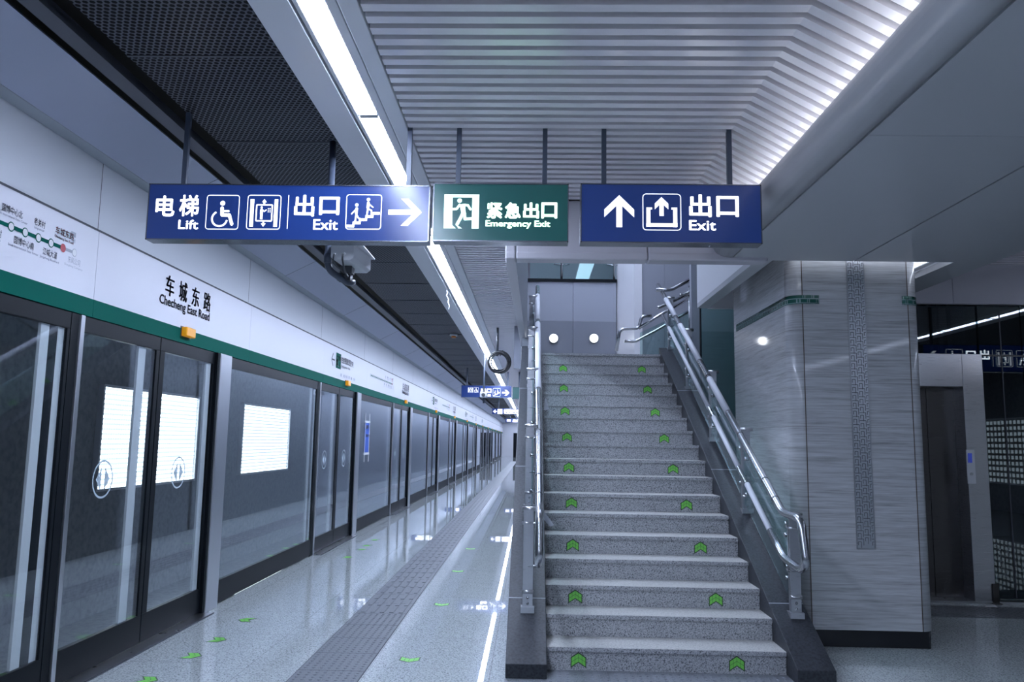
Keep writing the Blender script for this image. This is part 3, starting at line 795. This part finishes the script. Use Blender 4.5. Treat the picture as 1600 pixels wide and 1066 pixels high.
# ================================================================== PILLAR
pl = thing('pillar', 'square pillar clad in grey streaked stone with steel inlay', 'pillar', (2.55, 7.2, 0), kind='thing')
X0, X1, Y0, Y1, RC = 2.03, 3.065, 6.235, 8.05, .11
def rrect(x0, x1, y0, y1, r):
    o = []
    for cx, cy, a in ((x1-r, y1-r, 0), (x0+r, y1-r, 90), (x0+r, y0+r, 180), (x1-r, y0+r, 270)):
        for i in range(9): t_ = math.radians(a+i*11.25); o.append((cx+r*math.cos(t_), cy+r*math.sin(t_)))
    return o
def ringwall(b, o, z0, z1):
    A = [b.bm.verts.new((x,y,z0)) for x,y in o]; C = [b.bm.verts.new((x,y,z1)) for x,y in o]; n = len(o)
    for i in range(n):
        f = b.face([A[i],A[(i+1)%n],C[(i+1)%n],C[i]])
        if f and (Vector(o[i])-Vector(o[(i+1)%n])).length < .05: f.smooth = True
    b.face(A[::-1]); b.face(C)
q = B(); ringwall(q, rrect(X0, X1, Y0, Y1, RC), .13, 3.54); q.build('stone_cladding', 'marble', pl)
q = B(); ringwall(q, rrect(X0+.03, X1-.03, Y0+.03, Y1-.03, .02), .0005, .13); q.build('skirting', 'skirt', pl)
for x in (X0+RC-.005, X1-RC+.005):
    q = B(); q.box(x-.0035, x+.0035, Y0-.0008, Y0+.01, .13, 3.54); q.build('corner_joint', 'groove', pl)
q = B()
for z in (.89, 1.65, 2.41, 3.17): ringwall(q, rrect(X0-.0004, X1+.0004, Y0-.0004, Y1+.0004, RC), z, z+.0015)
q.build('course_joint', 'groove', pl)
# green tile bands wrap both front corners
def band(xa, xb):
    o = [p for p in rrect(X0-.0025, X1+.0025, Y0-.0025, Y1+.0025, RC+.002)]
    q = B(); zb0, zb1 = 2.618, 2.688
    if xa: pts = [(X0-.0025, Y1-.2)] + o[18:27] + [(X0+.235, Y0-.0025)]
    else: pts = [(X1-.15, Y0-.0025)] + o[27:36] + [(X1+.0025, Y1-.2)]
    A = [q.bm.verts.new((x,y,zb0)) for x,y in pts]; C = [q.bm.verts.new((x,y,zb1)) for x,y in pts]
    for i in range(len(A)-1):
        f = q.face([A[i],A[i+1],C[i+1],C[i]])
        if f: f.smooth = True
    o_ = q.build('tile_band', 'tileband', pl)
    sm = o_.modifiers.new('thickness', 'SOLIDIFY'); sm.thickness = .003; sm.offset = 0
band(1, 0); band(0, 1)
xs = (at(1319,640,y=Y0).x+at(1332,640,y=Y0).x)/2
xa, xb = at(1331,640,y=Y0).x, at(1358,640,y=Y0).x
zb = at(1352,857,y=Y0).z
q = B(); q.box(xa, xb, Y0-.004, Y0+.01, zb, 3.2); q.build('steel_inlay', 'steel_plate', pl)
q = B(); fl = Flat(q, lambda u, v: (u, Y0-.0046, v)); cw, chh = (xb-xa)/2.5, .062
z_ = zb+.01; row = 0
while z_ < 3.05:
    for i in range(-1, 4):
        u_ = xa+cw*i-.0; v_ = z_+(i % 2)*chh*.5
        for pts in (((.05, .95), (.95, .95), (.95, .2)), ((.2, .62), (.62, .62), (.62, -.12)), ((.2, .62), (.2, .2))):
            P_ = [(min(max(u_+a_*cw, xa), xb), v_+c_*chh) for a_, c_ in pts]
            P_ = [p for k_, p in enumerate(P_) if k_ == 0 or (abs(p[0]-P_[k_-1][0])+abs(p[1]-P_[k_-1][1])) > .002]
            if len(P_) > 1 and not all(p[0] <= xa+.001 or p[0] >= xb-.001 for p in P_): fl.line(P_, .0048, False)
    z_ += chh
q.build('fret_lines', 'fretline', pl)
q = B()
for x in (xa, xb): q.box(x-.004, x+.004, Y0-.006, Y0+.01, zb-.004, 3.2)
q.box(xa, xb, Y0-.006, Y0+.01, zb-.006, zb); q.build('inlay_edge', 'steel', pl)

# ================================================================== LIFT
YL = 8.15
lf = thing('lift', 'glass-walled lift with steel portal beside the pillar', 'lift', (4.8, YL, 0))
pl0, pl1, pr0, pr1 = 3.55, 3.62, 4.36, 4.565
zt0, zt1 = 2.12, 2.455
q = B(); q.box(pr0, pr1, YL-.05, YL+.3, 0.0005, zt1); q.box(3.4, pr0, YL-.05, YL+.3, zt0, zt1); q.box(3.4, 3.5, YL-.05, YL+.3, .0005, zt0); q.build('portal_frame', 'steel', lf, .004)
q = B(); q.box(3.5, 4.075, YL+.14, YL+.18, .02, zt0); q.build('door_leaf', 'steel_dark', lf, .002)
q = B(); q.box(4.08, pr0, YL+.14, YL+.18, .02, zt0); q.build('door_leaf', 'steel_dark', lf, .002)
q = B(); q.box(3.4, 6.6, YL-.06, YL+.14, .0005, .02); q.build('threshold', 'steel', lf)
q = B(); q.box(4.345, 4.43, YL-.064, YL-.05, 1.15, 1.49); cp = q.build('call_panel', 'plastic_white', lf, .006)
q = B(); q.box(4.36, 4.40, YL-.066, YL-.063, 1.36, 1.455); q.build('display', mat('blue display', (.03,.05,.3), .2, emit=(.05,.08,.5), es=.35), cp)
q = B(); q.cyl((4.387, YL-.064, 1.25), (4.387, YL-.069, 1.25), .016); q.build('button', 'steel', cp)
for x0, x1 in ((4.57, 4.995), (5.005, 5.75), (5.76, 6.6)):
    q = B(); q.box(x0, x1, YL, YL+.012, .025, 2.96); q.build('glass_wall', 'glass_lift', lf)
q = B(); q.box(3.4, 4.57, YL+.02, YL+.03, zt1, 2.96); q.build('glass_wall', 'glass_lift', lf)
q = B(); q.box(3.4, 6.6, YL-.01, YL+.02, 2.44, 2.455); q.build('glazing_bar', 'plastic_dark', lf)
for x in (4.79, 5.4): q = B(); q.box(x-.006, x+.006, YL-.003, YL+.001, .05, 2.9); q.build('glass_joint', 'seam', lf)
# dark shaft behind
b = B(); b.box(3.3, 8, 10.4, 10.5, 0, 4.4); b.box(3.3, 3.36, YL+.3, 10.4, 0, 4.38); struct(b.build('wall_shaft', 'frame'))
b = B()
for i in range(7): b.box(3.95+.11*i, 3.985+.11*i, 9.0, 9.04, 2.2, 4.2)
b.box(4.75, 4.9, 9.0, 9.1, 0, 4.2); b.box(5.6, 5.75, 9.0, 9.1, 0, 4.2)
o = b.build('shaft_framework', 'black'); tag(o, 'black steel framework inside the glass lift shaft', 'framework')
# fascia above the lift
b = B(); b.box(3.30, 4.28, 8.05, 8.12, 2.965, 3.6); b.box(4.284, 5.6, 8.05, 8.12, 2.965, 3.6); b.box(5.604, 12, 8.05, 8.12, 2.965, 3.6); struct(b.build('wall_fascia', 'bulk'))
# dark backing between stair and pillar, teal glass
b = B(); b.box(1.96, 3.3, 9.7, 9.8, 0, 4.38); struct(b.build('wall_backing', 'walltile'))
tg = thing('glass_screen', 'tall teal glass screen between stair rail and pillar', 'glass screen', (2.3, 9.2, 0))
q = B(); q.box(1.965, 3.2, 9.2, 9.212, .02, 4.2); q.build('pane', 'glass_teal', tg)
q = B(); q.box(1.955, 1.967, 9.18, 9.23, .0, 4.2); q.build('edge', 'frame', tg)

# floor stop and scrap of paper by the lift
p = at(1557, 944, z=0)
ds = thing('floor_bracket', 'small steel floor bracket standing before the lift glass', 'bracket', (p.x, p.y, 0))
q = B(); q.box(p.x-.03, p.x+.03, p.y-.005, p.y+.005, .004, .19); q.build('upright', 'steel_dark', ds)
q = B(); q.box(p.x-.045, p.x+.04, p.y-.04, p.y+.03, .0005, .008); q.build('foot', 'steel_dark', ds)
p = at(1548, 949, z=.005); q = B(); q.prism([(p.x-.06,p.y-.01,.005),(p.x+.0,p.y-.035,.014),(p.x+.055,p.y-.015,.006),(p.x+.05,p.y+.02,.02),(p.x-.03,p.y+.025,.009)], (0,0,.006))
tag(q.build('paper_scrap', 'paper', origin=(p.x, p.y, .005)), 'crumpled white paper scrap on the dark mat before the lift', 'paper')

# ================================================================== STAIR HEAD
b = B()
for x0, x1 in ((-.3, .655), (.659, 1.36)):
    b.m(0); b.box(x0, x1, 12.8, 12.9, 3.462, 4.12); b.m(1); b.box(x0, x1, 12.795, 12.9, NS*R_, 3.459)
struct(b.build('wall_back', ['walltile', 'wallpolish']))
b = B(); b.prism([(1.36,12.9,NS*R_),(1.38,12.8,NS*R_),(1.54,11.9,NS*R_),(1.66,11.9,NS*R_),(1.66,12.9,NS*R_)], (0,0,3.0)); struct(b.build('wall_pier', 'white'))
b = B(); b.box(1.66, 2.00, 11.92, 12.0, NS*R_, 6); b.box(2.004, 4.2, 11.92, 12.0, NS*R_, 6); struct(b.build('wall_right_flight', 'walltile'))
b = B(); b.box(-.3, 1.37, 12.76, 12.95, 4.12, 4.16); struct(b.build('trim_7', 'frame'))
ug = thing('upper_balustrade', 'glass balustrade of the upper floor above the landing wall', 'balustrade', (.6, 12.85, 4.16))
for x0, x1 in ((-.06, .46), (.47, 1.36)): q = B(); q.box(x0, x1, 12.84, 12.852, 4.16, 5.2); q.build('glass_panel', 'glass_teal', ug)
for x in (.465, 1.33):
    q = B(); q.cyl((x, 12.80, 4.16), (x, 12.80, 5.2), .02); q.tube([(x-.13, 12.82, 4.42), (x, 12.79, 4.40), (x+.13, 12.82, 4.42)], .009, 8); q.build('post', 'tube', ug)
# upper floor: back wall, ceiling, light strip, unseen panel added to brighten the stairs
b = B(); b.box(-.3, 4.2, 34, 34.1, 4.0, 6.6); b.box(-.3, 4.2, 12.95, 34, 4.0, 4.1); struct(b.build('wall_upper', 'white'))
b = B(); b.box(-.42, 4.3, 6.2, 34, 6.6, 6.7); struct(b.build('ceiling_upper', 'white'))
b = B(); b.box(-.42, -.32, 6.2, 34, 4.42, 6.6); struct(b.build('wall_upper_left', 'white'))
b = B(); b.box(4.2, 4.3, 10.6, 34, 2.6, 6.6); struct(b.build('wall_upper_right', 'white'))
b = B(); b.box(-.3, 4.2, 6.1, 6.18, 4.56, 6.6); struct(b.build('wall_upper_front', 'white'))
for i, (x, w, ya, yb) in enumerate(((1.52, .2, 7, 32), (.5, .3, 7, 12.4))):
    r = thing('upper_light', ['long white light strip on the upper floor ceiling seen through the glass', 'unseen light panel added high above the stairs to brighten them'][i], 'ceiling light', (x, ya, 6.53))
    q = B(); q.box(x-w, x+w, ya, yb, 6.53, 6.56); q.build('diffuser', ('led_hall', 'led_stair_fill')[i], r); q = B(); q.box(x-w-.02, x+w+.02, ya-.02, yb+.02, 6.56, 6.58); q.build('housing', 'white', r)
for i, (px, py) in enumerate(((865, 529), (928, 529))):
    p = at(px, py, y=12.79)
    r = thing('wall_lamp', ['round glowing lamp on the landing wall, beside the left handrail', 'round glowing lamp on the landing wall, below the middle of the glass'][i], 'wall lamp', p, 'round wall lamps on the landing')
    q = B(); q.cyl((p.x, 12.795, p.z), (p.x, 12.77, p.z), .075, 24); q.build('rim', 'steel', r)
    q = B(); q.cyl((p.x, 12.772, p.z), (p.x, 12.762, p.z), .066, 24); q.build('lens', 'disc', r)
# turned flight: steps, rails climbing to the right
tf = thing('turned_balustrade', 'steel double handrail climbing to the right from the landing', 'handrail', (1.2, 10.9, NS*R_))
def px_path(pts, Y): return [at(x, y, y=Y) for x, y in pts]
q = B(); q.tube(px_path([(963,549),(968,518),(973,514),(998,513),(1003,494),(1018,494)], 11.2), .024, 12, .05); q.build('handrail', 'tube', tf)
q = B(); q.tube(px_path([(975,533),(992,534),(1030,514),(1060,496),(1088,481)], 11.2), .022, 12, .05); q.build('lower_rail', 'tube', tf)
q = B(); q.tube(px_path([(998,513),(1030,493),(1084,462)], 11.2), .022, 12, .05); q.build('middle_rail', 'tube', tf)
q = B(); q.tube(px_path([(1025,453),(1048,453),(1058,448),(1086,433)], 10.9), .028, 12, .05); q.build('handrail', 'tube', tf)
q = B(); q.tube(px_path([(1026,481),(1034,479),(1086,455)], 10.9), .022, 12, .05); q.build('lower_rail', 'tube', tf)
for px, y0, y1 in ((1077, 447, 520), (1081, 447, 520)):
    q = B(); a_, c_ = at(px, y0, y=10.9), at(px, y1, y=10.9); q.cyl(a_, (c_.x, 10.9, NS*R_), .013, 10); q.build('post', 'tube', tf)
q = B(); a_, c_ = at(1064, 461, y=10.85), at(1092, 450, y=10.85); q.cyl(a_, c_, .009, 8); q.sphere(a_, .025); q.build('glass_clamp', 'tube', tf)
q = B(); g0, g1 = at(1000, 520, y=11.1), at(1086, 480, y=11.1); q.prism([(g0.x,11.1,NS*R_+.02),(g1.x,11.1,NS*R_+.02),(g1.x,11.1,g1.z),(g0.x,11.1,g0.z)], (0,.01,0)); q.build('glass_panel', 'glass_rail', tf)

# ================================================================== SIGNS
YS = 4.55
def sign(name, label, x0, x1, z0, z1, Y, face, rods, depth=.10, cat='hanging sign', ztop=Z_SLAT+.03, rodw=.014):
    r = thing(name, label, cat, ((x0+x1)/2, Y+depth/2, z0))
    e = .006
    q = B(); q.box(x0, x1, Y+.004, Y+depth, z0, z1); q.m(0)
    for bx in ((x0, x1, z1-e, z1), (x0, x1, z0, z0+e), (x0, x0+e, z0, z1), (x1-e, x1, z0, z1)): q.box(bx[0], bx[1], Y-.004, Y+.004, bx[2], bx[3])
    q.build('housing', 'sign_case', r)
    q = B(); q.box(x0+e, x1-e, Y, Y+.006, z0+e, z1-e); q.build('sign_face', face, r)
    for x, zt in rods: q = B(); q.box(x-rodw, x+rodw, Y+depth/2-rodw, Y+depth/2+rodw, z1, zt or ztop); q.build('hanging_rod', 'rod', r)
    return r
def draw(r, name, m_, fn, Y):
    q = B(); fn(q, Flat(q, lambda u, v: (u, Y-.0008, v)), lambda u, v: (u, Y-.0008, v)); return q.build(name, m_, r)
def uv(px, py, Y=YS): p = at(px, py, y=Y); return p.x, p.z
def fit(px0, px1, pyb, pyt, Y=YS):
    a_, c_ = uv(px0, pyb, Y), uv(px1, pyt, Y); return (a_[0], c_[0], a_[1], c_[1])
# pictograms (u0,v0 = lower left, s = size)
def walker(fl, u, v, s, back):
    fl.disc(u+.0*s, v+.86*s, .085*s)
    fl.line([(u, v+.68*s), (u-.01*s, v+.44*s)], .13*s)
    if back: fl.line([(u-.02*s, v+.66*s), (u-.24*s, v+.40*s)], .055*s); fl.line([(u-.01*s, v+.40*s), (u-.05*s, v+.02*s)], .075*s); fl.line([(u, v+.38*s), (u+.10*s, v+.20*s), (u+.2*s, v+.14*s)], .065*s)
    else: fl.line([(u, v+.66*s), (u+.24*s, v+.46*s)], .055*s); fl.line([(u-.01*s, v+.40*s), (u-.05*s, v+.02*s)], .075*s); fl.line([(u, v+.38*s), (u+.17*s, v+.30*s), (u+.17*s, v+.10*s)], .065*s)
def pict_stairs(fl, u0, u1, v0, v1):
    w = u1-u0; fl.rframe(u0, u1, v0, v1, .09*w, .022*w)
    for i in range(5):
        a_ = u0+(.03+.175*i)*w; z_ = v0+(.06+.092*i)*w; fl.rect(a_, a_+.22*w, z_, z_+.075*w)
        if i: fl.rect(a_, a_+.05*w, z_-.05*w, z_+.03*w)
    walker(fl, u0+.30*w, v0+.22*w, .56*w, True); walker(fl, u0+.62*w, v0+.38*w, .56*w, False)
def pict_wheel(fl, u0, u1, v0, v1):
    w = u1-u0; fl.rframe(u0, u1, v0, v1, .09*w, .022*w)
    U = lambda a, c: (u0+a*w, v0+c*w)
    fl.disc(*U(.49, .81), .075*w); fl.line([U(.48,.66), U(.49,.45), U(.71,.44)], .105*w); fl.line([U(.71,.44), U(.80,.17)], .095*w); fl.line([U(.5,.565), U(.68,.565)], .065*w)
    fl.ring(*U(.42, .33), .20*w, .255*w, 118, 350)
def pict_lift(fl, u0, u1, v0, v1):
    w = u1-u0; fl.rframe(u0, u1, v0, v1, .09*w, .022*w)
    U = lambda a, c: (u0+a*w, v0+c*w)
    fl.rect(u0+.09*w, u0+.2*w, v0+.08*w, v0+.91*w); fl.rect(u0+.8*w, u0+.91*w, v0+.08*w, v0+.91*w)
    fl.rframe(u0+.26*w, u0+.76*w, v0+.24*w, v0+.76*w, .04*w, .04*w)
    for c, d in ((.82, 1), (.18, -1)): fl.poly([U(.43, c), U(.57, c), U(.5, c+.10*d)] if d > 0 else [U(.57, c), U(.43, c), U(.5, c+.10*d)]); fl.rect(u0+.475*w, u0+.525*w, v0+min(c, c-.05*d)*w, v0+max(c, c-.05*d)*w)
    fl.disc(*U(.43, .66), .035*w); fl.line([U(.43,.58), U(.43,.47)], .085*w); fl.line([U(.415,.46), U(.415,.32)], .04*w); fl.line([U(.45,.46), U(.45,.32)], .04*w); fl.line([U(.45,.6), U(.51,.54), U(.57,.59)], .03*w)
    for a_ in (.63, .68):
        for c in (.53, .58, .63): fl.disc(*U(a_, c), .017*w, 8)
def arrow(fl, u, v, L, H, w, d):
    """d: unit direction; tip at (u,v)"""
    px_, pz_ = d; nx, nz = -pz_, px_
    P_ = lambda a, c: (u-px_*a+nx*c, v-pz_*a+nz*c)
    fl.poly([P_(w*.6, -w/2), P_(L, -w/2), P_(L, w/2), P_(w*.6, w/2)])
    for sg in (1, -1):
        pts = [P_(0, 0), P_(H/2, sg*H/2), P_(H/2+w*1.35, sg*H/2), P_(w*1.4, 0)]
        fl.poly(pts if sg > 0 else pts[::-1])
def left_sign(x0, x1, z0, z1, Y, label, rods, name='direction_sign'):
    r = sign(name, label, x0, x1, z0, z1, Y, 'blue', rods)
    ox, oz = x0+2.315, z0-2.66     # drawn on the near sign, shifted for a second one
    sh = lambda f: (f[0]+ox, f[1]+ox, f[2]+oz, f[3]+oz)
    def lets(q, fl, t3):
        put_text(q, '电', sh(fit(243,275,338,306)), t3, .022); put_text(q, '梯', sh(fit(280,313,338,305)), t3, .018)
        put_text(q, 'Lift', sh(fit(279,311,358,344)), t3, .012, .008)
        put_text(q, '出', sh(fit(460,493,338,305)), t3, .022); put_text(q, '口', sh(fit(499,532,336,308)), t3, .022)
        put_text(q, 'Exit', sh(fit(490,529,359,343)), t3, .012, .008)
    draw(r, 'lettering', 'lit', lets, Y)
    for nm_, pc, f_ in (('wheelchair_pictogram', pict_wheel, (321,376,358.5,305)), ('lift_pictogram', pict_lift, (385,441,358.5,305)), ('stairs_pictogram', pict_stairs, (540,598,358.5,304))):
        draw(r, nm_, 'lit', lambda q, fl, t3: pc(fl, *sh(fit(*f_))), Y)
    draw(r, 'divider_line', 'lit', lambda q, fl, t3: fl.rect(*sh(fit(450,451.7,358,305))), Y)
    tip = uv(660, 332); draw(r, 'arrow', 'lit', lambda q, fl, t3: arrow(fl, tip[0]+ox, tip[1]+oz, .20, .165, .031, (1, 0)), Y)
    return r
left_sign(-2.318, -.622, 2.66, 3.005, YS, 'long blue sign reading Lift and Exit with arrow to the right', [(-2.13, 3.47), (-.76, None)])
# green running-man sign
g = sign('emergency_sign', 'green emergency exit sign hanging between the two blue signs', -.602, .203, 2.668, 3.022, YS, 'greenface', [(-.46, None), (.06, None)])
def man(q, fl, t3):
    u0, u1, v0, v1 = fit(693, 749, 357, 304); w, h = u1-u0, v1-v0; U = lambda a, c: (u0+a*w, v0+c*h)
    fl.rect(u0, u0+.24*w, v0, v1); fl.rect(u0+.24*w, u1, v0+.91*h, v1); fl.rect(u0+.80*w, u1, v0, v0+.91*h); fl.poly([U(.24,.0), U(.35,.0), U(.24,.10)])
    fl.disc(*U(.44, .815), .066*w)
    fl.poly([U(.44,.70), U(.56,.72), U(.60,.70), U(.62,.42), U(.50,.44)]); fl.line([U(.44,.69), U(.36,.57), U(.26,.565)], .065*w)
    fl.line([U(.58,.69), U(.68,.68), U(.755,.56)], .065*w); fl.line([U(.54,.46), U(.47,.29), U(.38,.12)], .085*w); fl.line([U(.59,.45), U(.60,.28), U(.80,.29)], .08*w); fl.poly([U(.37,.09), U(.43,.07), U(.53,.0), U(.42,.0)])
draw(g, 'pictogram', 'litgreen', man, YS)
def gl(q, fl, t3):
    for i, ch in enumerate('紧急出口'): put_text(q, ch, fit(760+28.5*i, 785.5+28.5*i, 341.5, 316.5), t3, .035)
    put_text(q, 'Emergency Exit', fit(758.5, 860, 357, 345), t3, .03, .02)
draw(g, 'lettering', 'litgreen', gl, YS)
# straight-on exit sign
g = sign('exit_sign', 'blue exit sign with upward arrow above the stairs', .274, 1.337, 2.668, 3.026, YS, 'blue', [(.415, None), (1.165, None)])
def ex(q, fl, t3):
    for i, ch in enumerate('出口'): put_text(q, ch, fit(1077+42.5*i, 1111.5+42.5*i, 339, 304 if i == 0 else 306.5), t3, .022)
    put_text(q, 'Exit', fit(1077, 1118.5, 360, 344.5), t3, .012, .008)
draw(g, 'lettering', 'lit', ex, YS)
def ep(q, fl, t3):
    u0, u1, v0, v1 = fit(1004, 1064, 360, 303); fl.rframe(u0, u1, v0, v1, .1*(u1-u0), .022*(u1-u0))
    a_ = fit(1010, 1058, 354.5, 324.5); w = .024
    fl.rect(a_[0], a_[1], a_[2], a_[2]+.022); fl.rect(a_[0], a_[0]+w, a_[2], a_[3]); fl.rect(a_[1]-w, a_[1], a_[2], a_[3])
    fl.rect(a_[0]+w, a_[0]+w+.01, a_[3]-.013, a_[3]); fl.rect(a_[1]-w-.01, a_[1]-w, a_[3]-.013, a_[3])
    p_ = uv(1033.5, 308); arrow(fl, p_[0], p_[1], .115, .08, .026, (0, 1))
draw(g, 'pictogram', 'lit', ep, YS)
tip = uv(967.5, 305); draw(g, 'arrow', 'lit', lambda q, fl, t3: arrow(fl, tip[0], tip[1], .195, .176, .035, (0, 1)), YS)
# farther signs along the platform
YA = 21.5
a0, a1 = at(721, 602, y=YA), at(799, 622, y=YA)
s1 = sign('direction_sign', 'distant blue sign with pictograms and arrow to the right', a0.x, a1.x, a1.z, a0.z, YA, 'blue', [(a0.x+.15, 3.47), (a1.x-.1, None)], rodw=.02)
def d1(q, fl, t3):
    put_text(q, '出口', fit(751, 768, 614, 607, YA), t3, .05); put_text(q, 'Exit', fit(757, 767, 619.5, 615.5, YA), t3, .05)
    p_ = uv(796, 614, YA); arrow(fl, p_[0], p_[1], .20, .16, .04, (1, 0))
draw(s1, 'lettering', 'lit', d1, YA)
for nm_, pc, f_ in (('lift_pictogram', pict_lift, (731, 739, 613.5, 605.5)), ('wheelchair_pictogram', pict_wheel, (740, 748, 613.5, 605.5)), ('stairs_pictogram', pict_stairs, (770, 782, 619.5, 607))):
    draw(s1, nm_, 'lit', lambda q, fl, t3: pc(fl, *fit(*f_, YA)), YA)
a0, a1 = at(801, 605, y=YA), at(842, 624, y=YA)
sign('emergency_sign', 'distant plain green sign half hidden by the stair kerb', a0.x, a1.x, a1.z, a0.z, YA, 'greenface', [(a0.x+.18, None)], rodw=.02)
YB = 36
a0, a1 = at(769, 638, y=YB), at(820, 648, y=YB)
s2 = sign('direction_sign', 'farther blue sign with arrow to the left', a0.x, a1.x, a1.z, a0.z, YB, 'blue', [(a0.x+.3, 3.47)], rodw=.02)
def d2(q, fl, t3):
    p_ = uv(770.5, 643, YB); arrow(fl, p_[0], p_[1], .17, .15, .04, (-1, 0)); fl.rect(*fit(777.5, 785, 647, 639.5, YB))
    put_text(q, '金银湖公园方向', fit(787, 813, 643.5, 640, YB), t3, .05); put_text(q, 'To Jinyinhu Park', fit(787, 811, 647, 644.5, YB), t3, .05)
draw(s2, 'lettering', 'lit', d2, YB)
YC = 50
a0, a1 = at(790, 654, y=YC), at(825, 661, y=YC)
s3 = sign('direction_sign', 'farthest small blue sign with white marks', a0.x, a1.x, a1.z, a0.z, YC, 'blue', [(a0.x+.3, 3.47)], rodw=.02)
draw(s3, 'lettering', 'lit', lambda q, fl, t3: (fl.rect(*fit(792, 798, 659, 655.5, YC)), put_text(q, '出口', fit(801, 812, 660, 655.5, YC), t3, .05)), YC)
# sign facing the lift, seen mirrored in its glass
rs = left_sign(-2.318, -.622, 2.36, 2.705, YS, 'blue sign facing the lift, seen mirrored in the lift glass', [(-2.13, 3.4), (-.76, 3.4)])
rs.location = (5.8, 6.2, 2.46); rs.rotation_euler = (0, 0, PI)

# ================================================================== SMALL FITTINGS
# near surveillance camera on a bent conduit
cc = thing('surveillance_camera', 'white surveillance camera on bent grey conduit below the long blue sign', 'camera', (-1.38, 5.05, 2.6))
pA = at(517, 300, y=5.05)
q = B(); q.tube([(pA.x, 5.05, 3.47), (pA.x, 5.05, 2.60), (pA.x+.10, 5.20, 2.54), (pA.x+.12, 5.28, 2.56)], .022, 14, .06); q.build('conduit', 'rod', cc)
q = B(); q.cyl((pA.x, 5.05, 2.70), (pA.x, 5.05, 2.64), .026, 14); q.build('conduit_collar', 'rod', cc)
h0 = at(521, 388, y=5.0)
hx = -1.235; hz = 2.70
q = B(); oc = [(-.075,-.04),(-.05,-.06),(.05,-.06),(.075,-.04),(.075,.05),(-.075,.05)]
q.prism([(hx+u, 4.96, hz+v) for u, v in oc], (.03, .40, -.0)); q.build('housing', 'plastic_white', cc, .006)
q = B(); q.box(hx-.09, hx+.12, 4.90, 5.42, hz+.052, hz+.06); q.build('sun_shield', 'plastic_white', cc)
q = B(); q.box(hx-.05, hx+.03, 5.12, 5.2, hz-.11, hz-.06); q.box(hx-.08, hx+.01, 5.16, 5.24, hz-.15, hz-.10); q.build('mount', 'plastic_dark', cc, .004)
q = B()
for dx in (-.045, .012): q.cyl((hx+dx, 4.962, hz-.02), (hx+dx, 4.935, hz-.025), .012, 10)
q.build('cable_gland', 'plastic_white', cc)
q = B(); q.tube([(hx+.012, 4.935, hz-.025), (hx+.012, 4.92, hz-.06), (hx+.01, 5.0, hz-.12), (hx, 5.15, hz-.13)], .006, 8, .03); q.tube([(hx-.045, 4.935, hz-.025), (hx-.05, 4.93, hz-.07), (hx-.02, 5.0, hz-.11), (hx-.01, 5.15, hz-.12)], .005, 8, .03); q.build('cable', 'plastic_dark', cc)
# far camera hanging before the distant sign
YK = 17.0; pk = at(756, 618, y=YK)
fc = thing('surveillance_camera', 'small white surveillance camera hanging before the distant blue sign', 'camera', pk)
q = B(); q.cyl((pk.x, YK, 3.369), (pk.x, YK, pk.z-.17), .022, 10); q.build('conduit', 'rod', fc)
q = B(); q.box(pk.x-.075, pk.x+.075, YK-.2, YK+.15, pk.z-.05, pk.z+.06); q.build('housing', 'plastic_white', fc, .02)
q = B(); q.cyl((pk.x, YK-.205, pk.z), (pk.x, YK-.19, pk.z), .04); q.build('lens', 'plastic_dark', fc)
# smoke detector
ps = at(709, 522, z=3.47)
sd = thing('smoke_detector', 'white and orange smoke detector on the black ceiling', 'smoke detector', (ps.x, ps.y, 3.40))
q = B(); q.cyl((ps.x, ps.y, 3.468), (ps.x, ps.y, 3.43), .075, 20); q.build('base', 'plastic_white', sd, .006)
q = B(); q.cyl((ps.x, ps.y, 3.43), (ps.x, ps.y, 3.395), .045, 20); q.build('sensor', 'orange', sd, .006)
# hanging cable coil on a black pole
YO = 13.0; po = at(779.5, 566, y=YO)
co = thing('cable_coil', 'coil of black cable hanging from the slat ceiling on a dark pole', 'cable coil', po)
q = B(); q.cyl((po.x-.03, YO, Z_SLAT-.001), (po.x-.03, YO, po.z+.10), .022, 10); q.build('pole', 'plastic_dark', co)
q = B()
for i, (dr, dx, tilt) in enumerate(((.0,0,.1),(.012,.004,-.15),(-.015,-.01,.25),(.022,.01,-.05),(.0,-.012,.35),(-.03,.006,-.3))):
    R2 = .165+dr
    q.tube([(po.x+dx+R2*math.cos(a_), YO+tilt*.12*math.sin(a_*1+i), po.z+R2*math.sin(a_)) for a_ in [2*PI*j/36 for j in range(37)]], .0125, 6)
q.tube([(po.x-.03, YO, po.z+.15), (po.x+.02, YO, po.z+.10), (po.x+.06, YO, po.z+.2)], .008, 6); q.build('loops', 'black', co)
# loose white wire hanging under the light trough
wpts = [at(698+dx, 454+dy, z=3.36) for dx, dy in ((0,0),(2,3),(1,6))]
y_w = wpts[0].y
q = B(); q.tube([at(x, y, y=y_w) for x, y in ((697.5,453),(699,458),(697.5,462),(701,468),(700,472),(702,478),(701,484))], .006, 6)
tag(q.build('loose_wire', 'plastic_white', origin=tuple(at(697.5,453,y=y_w))), 'thin loose white wire dangling under the light trough', 'wire')
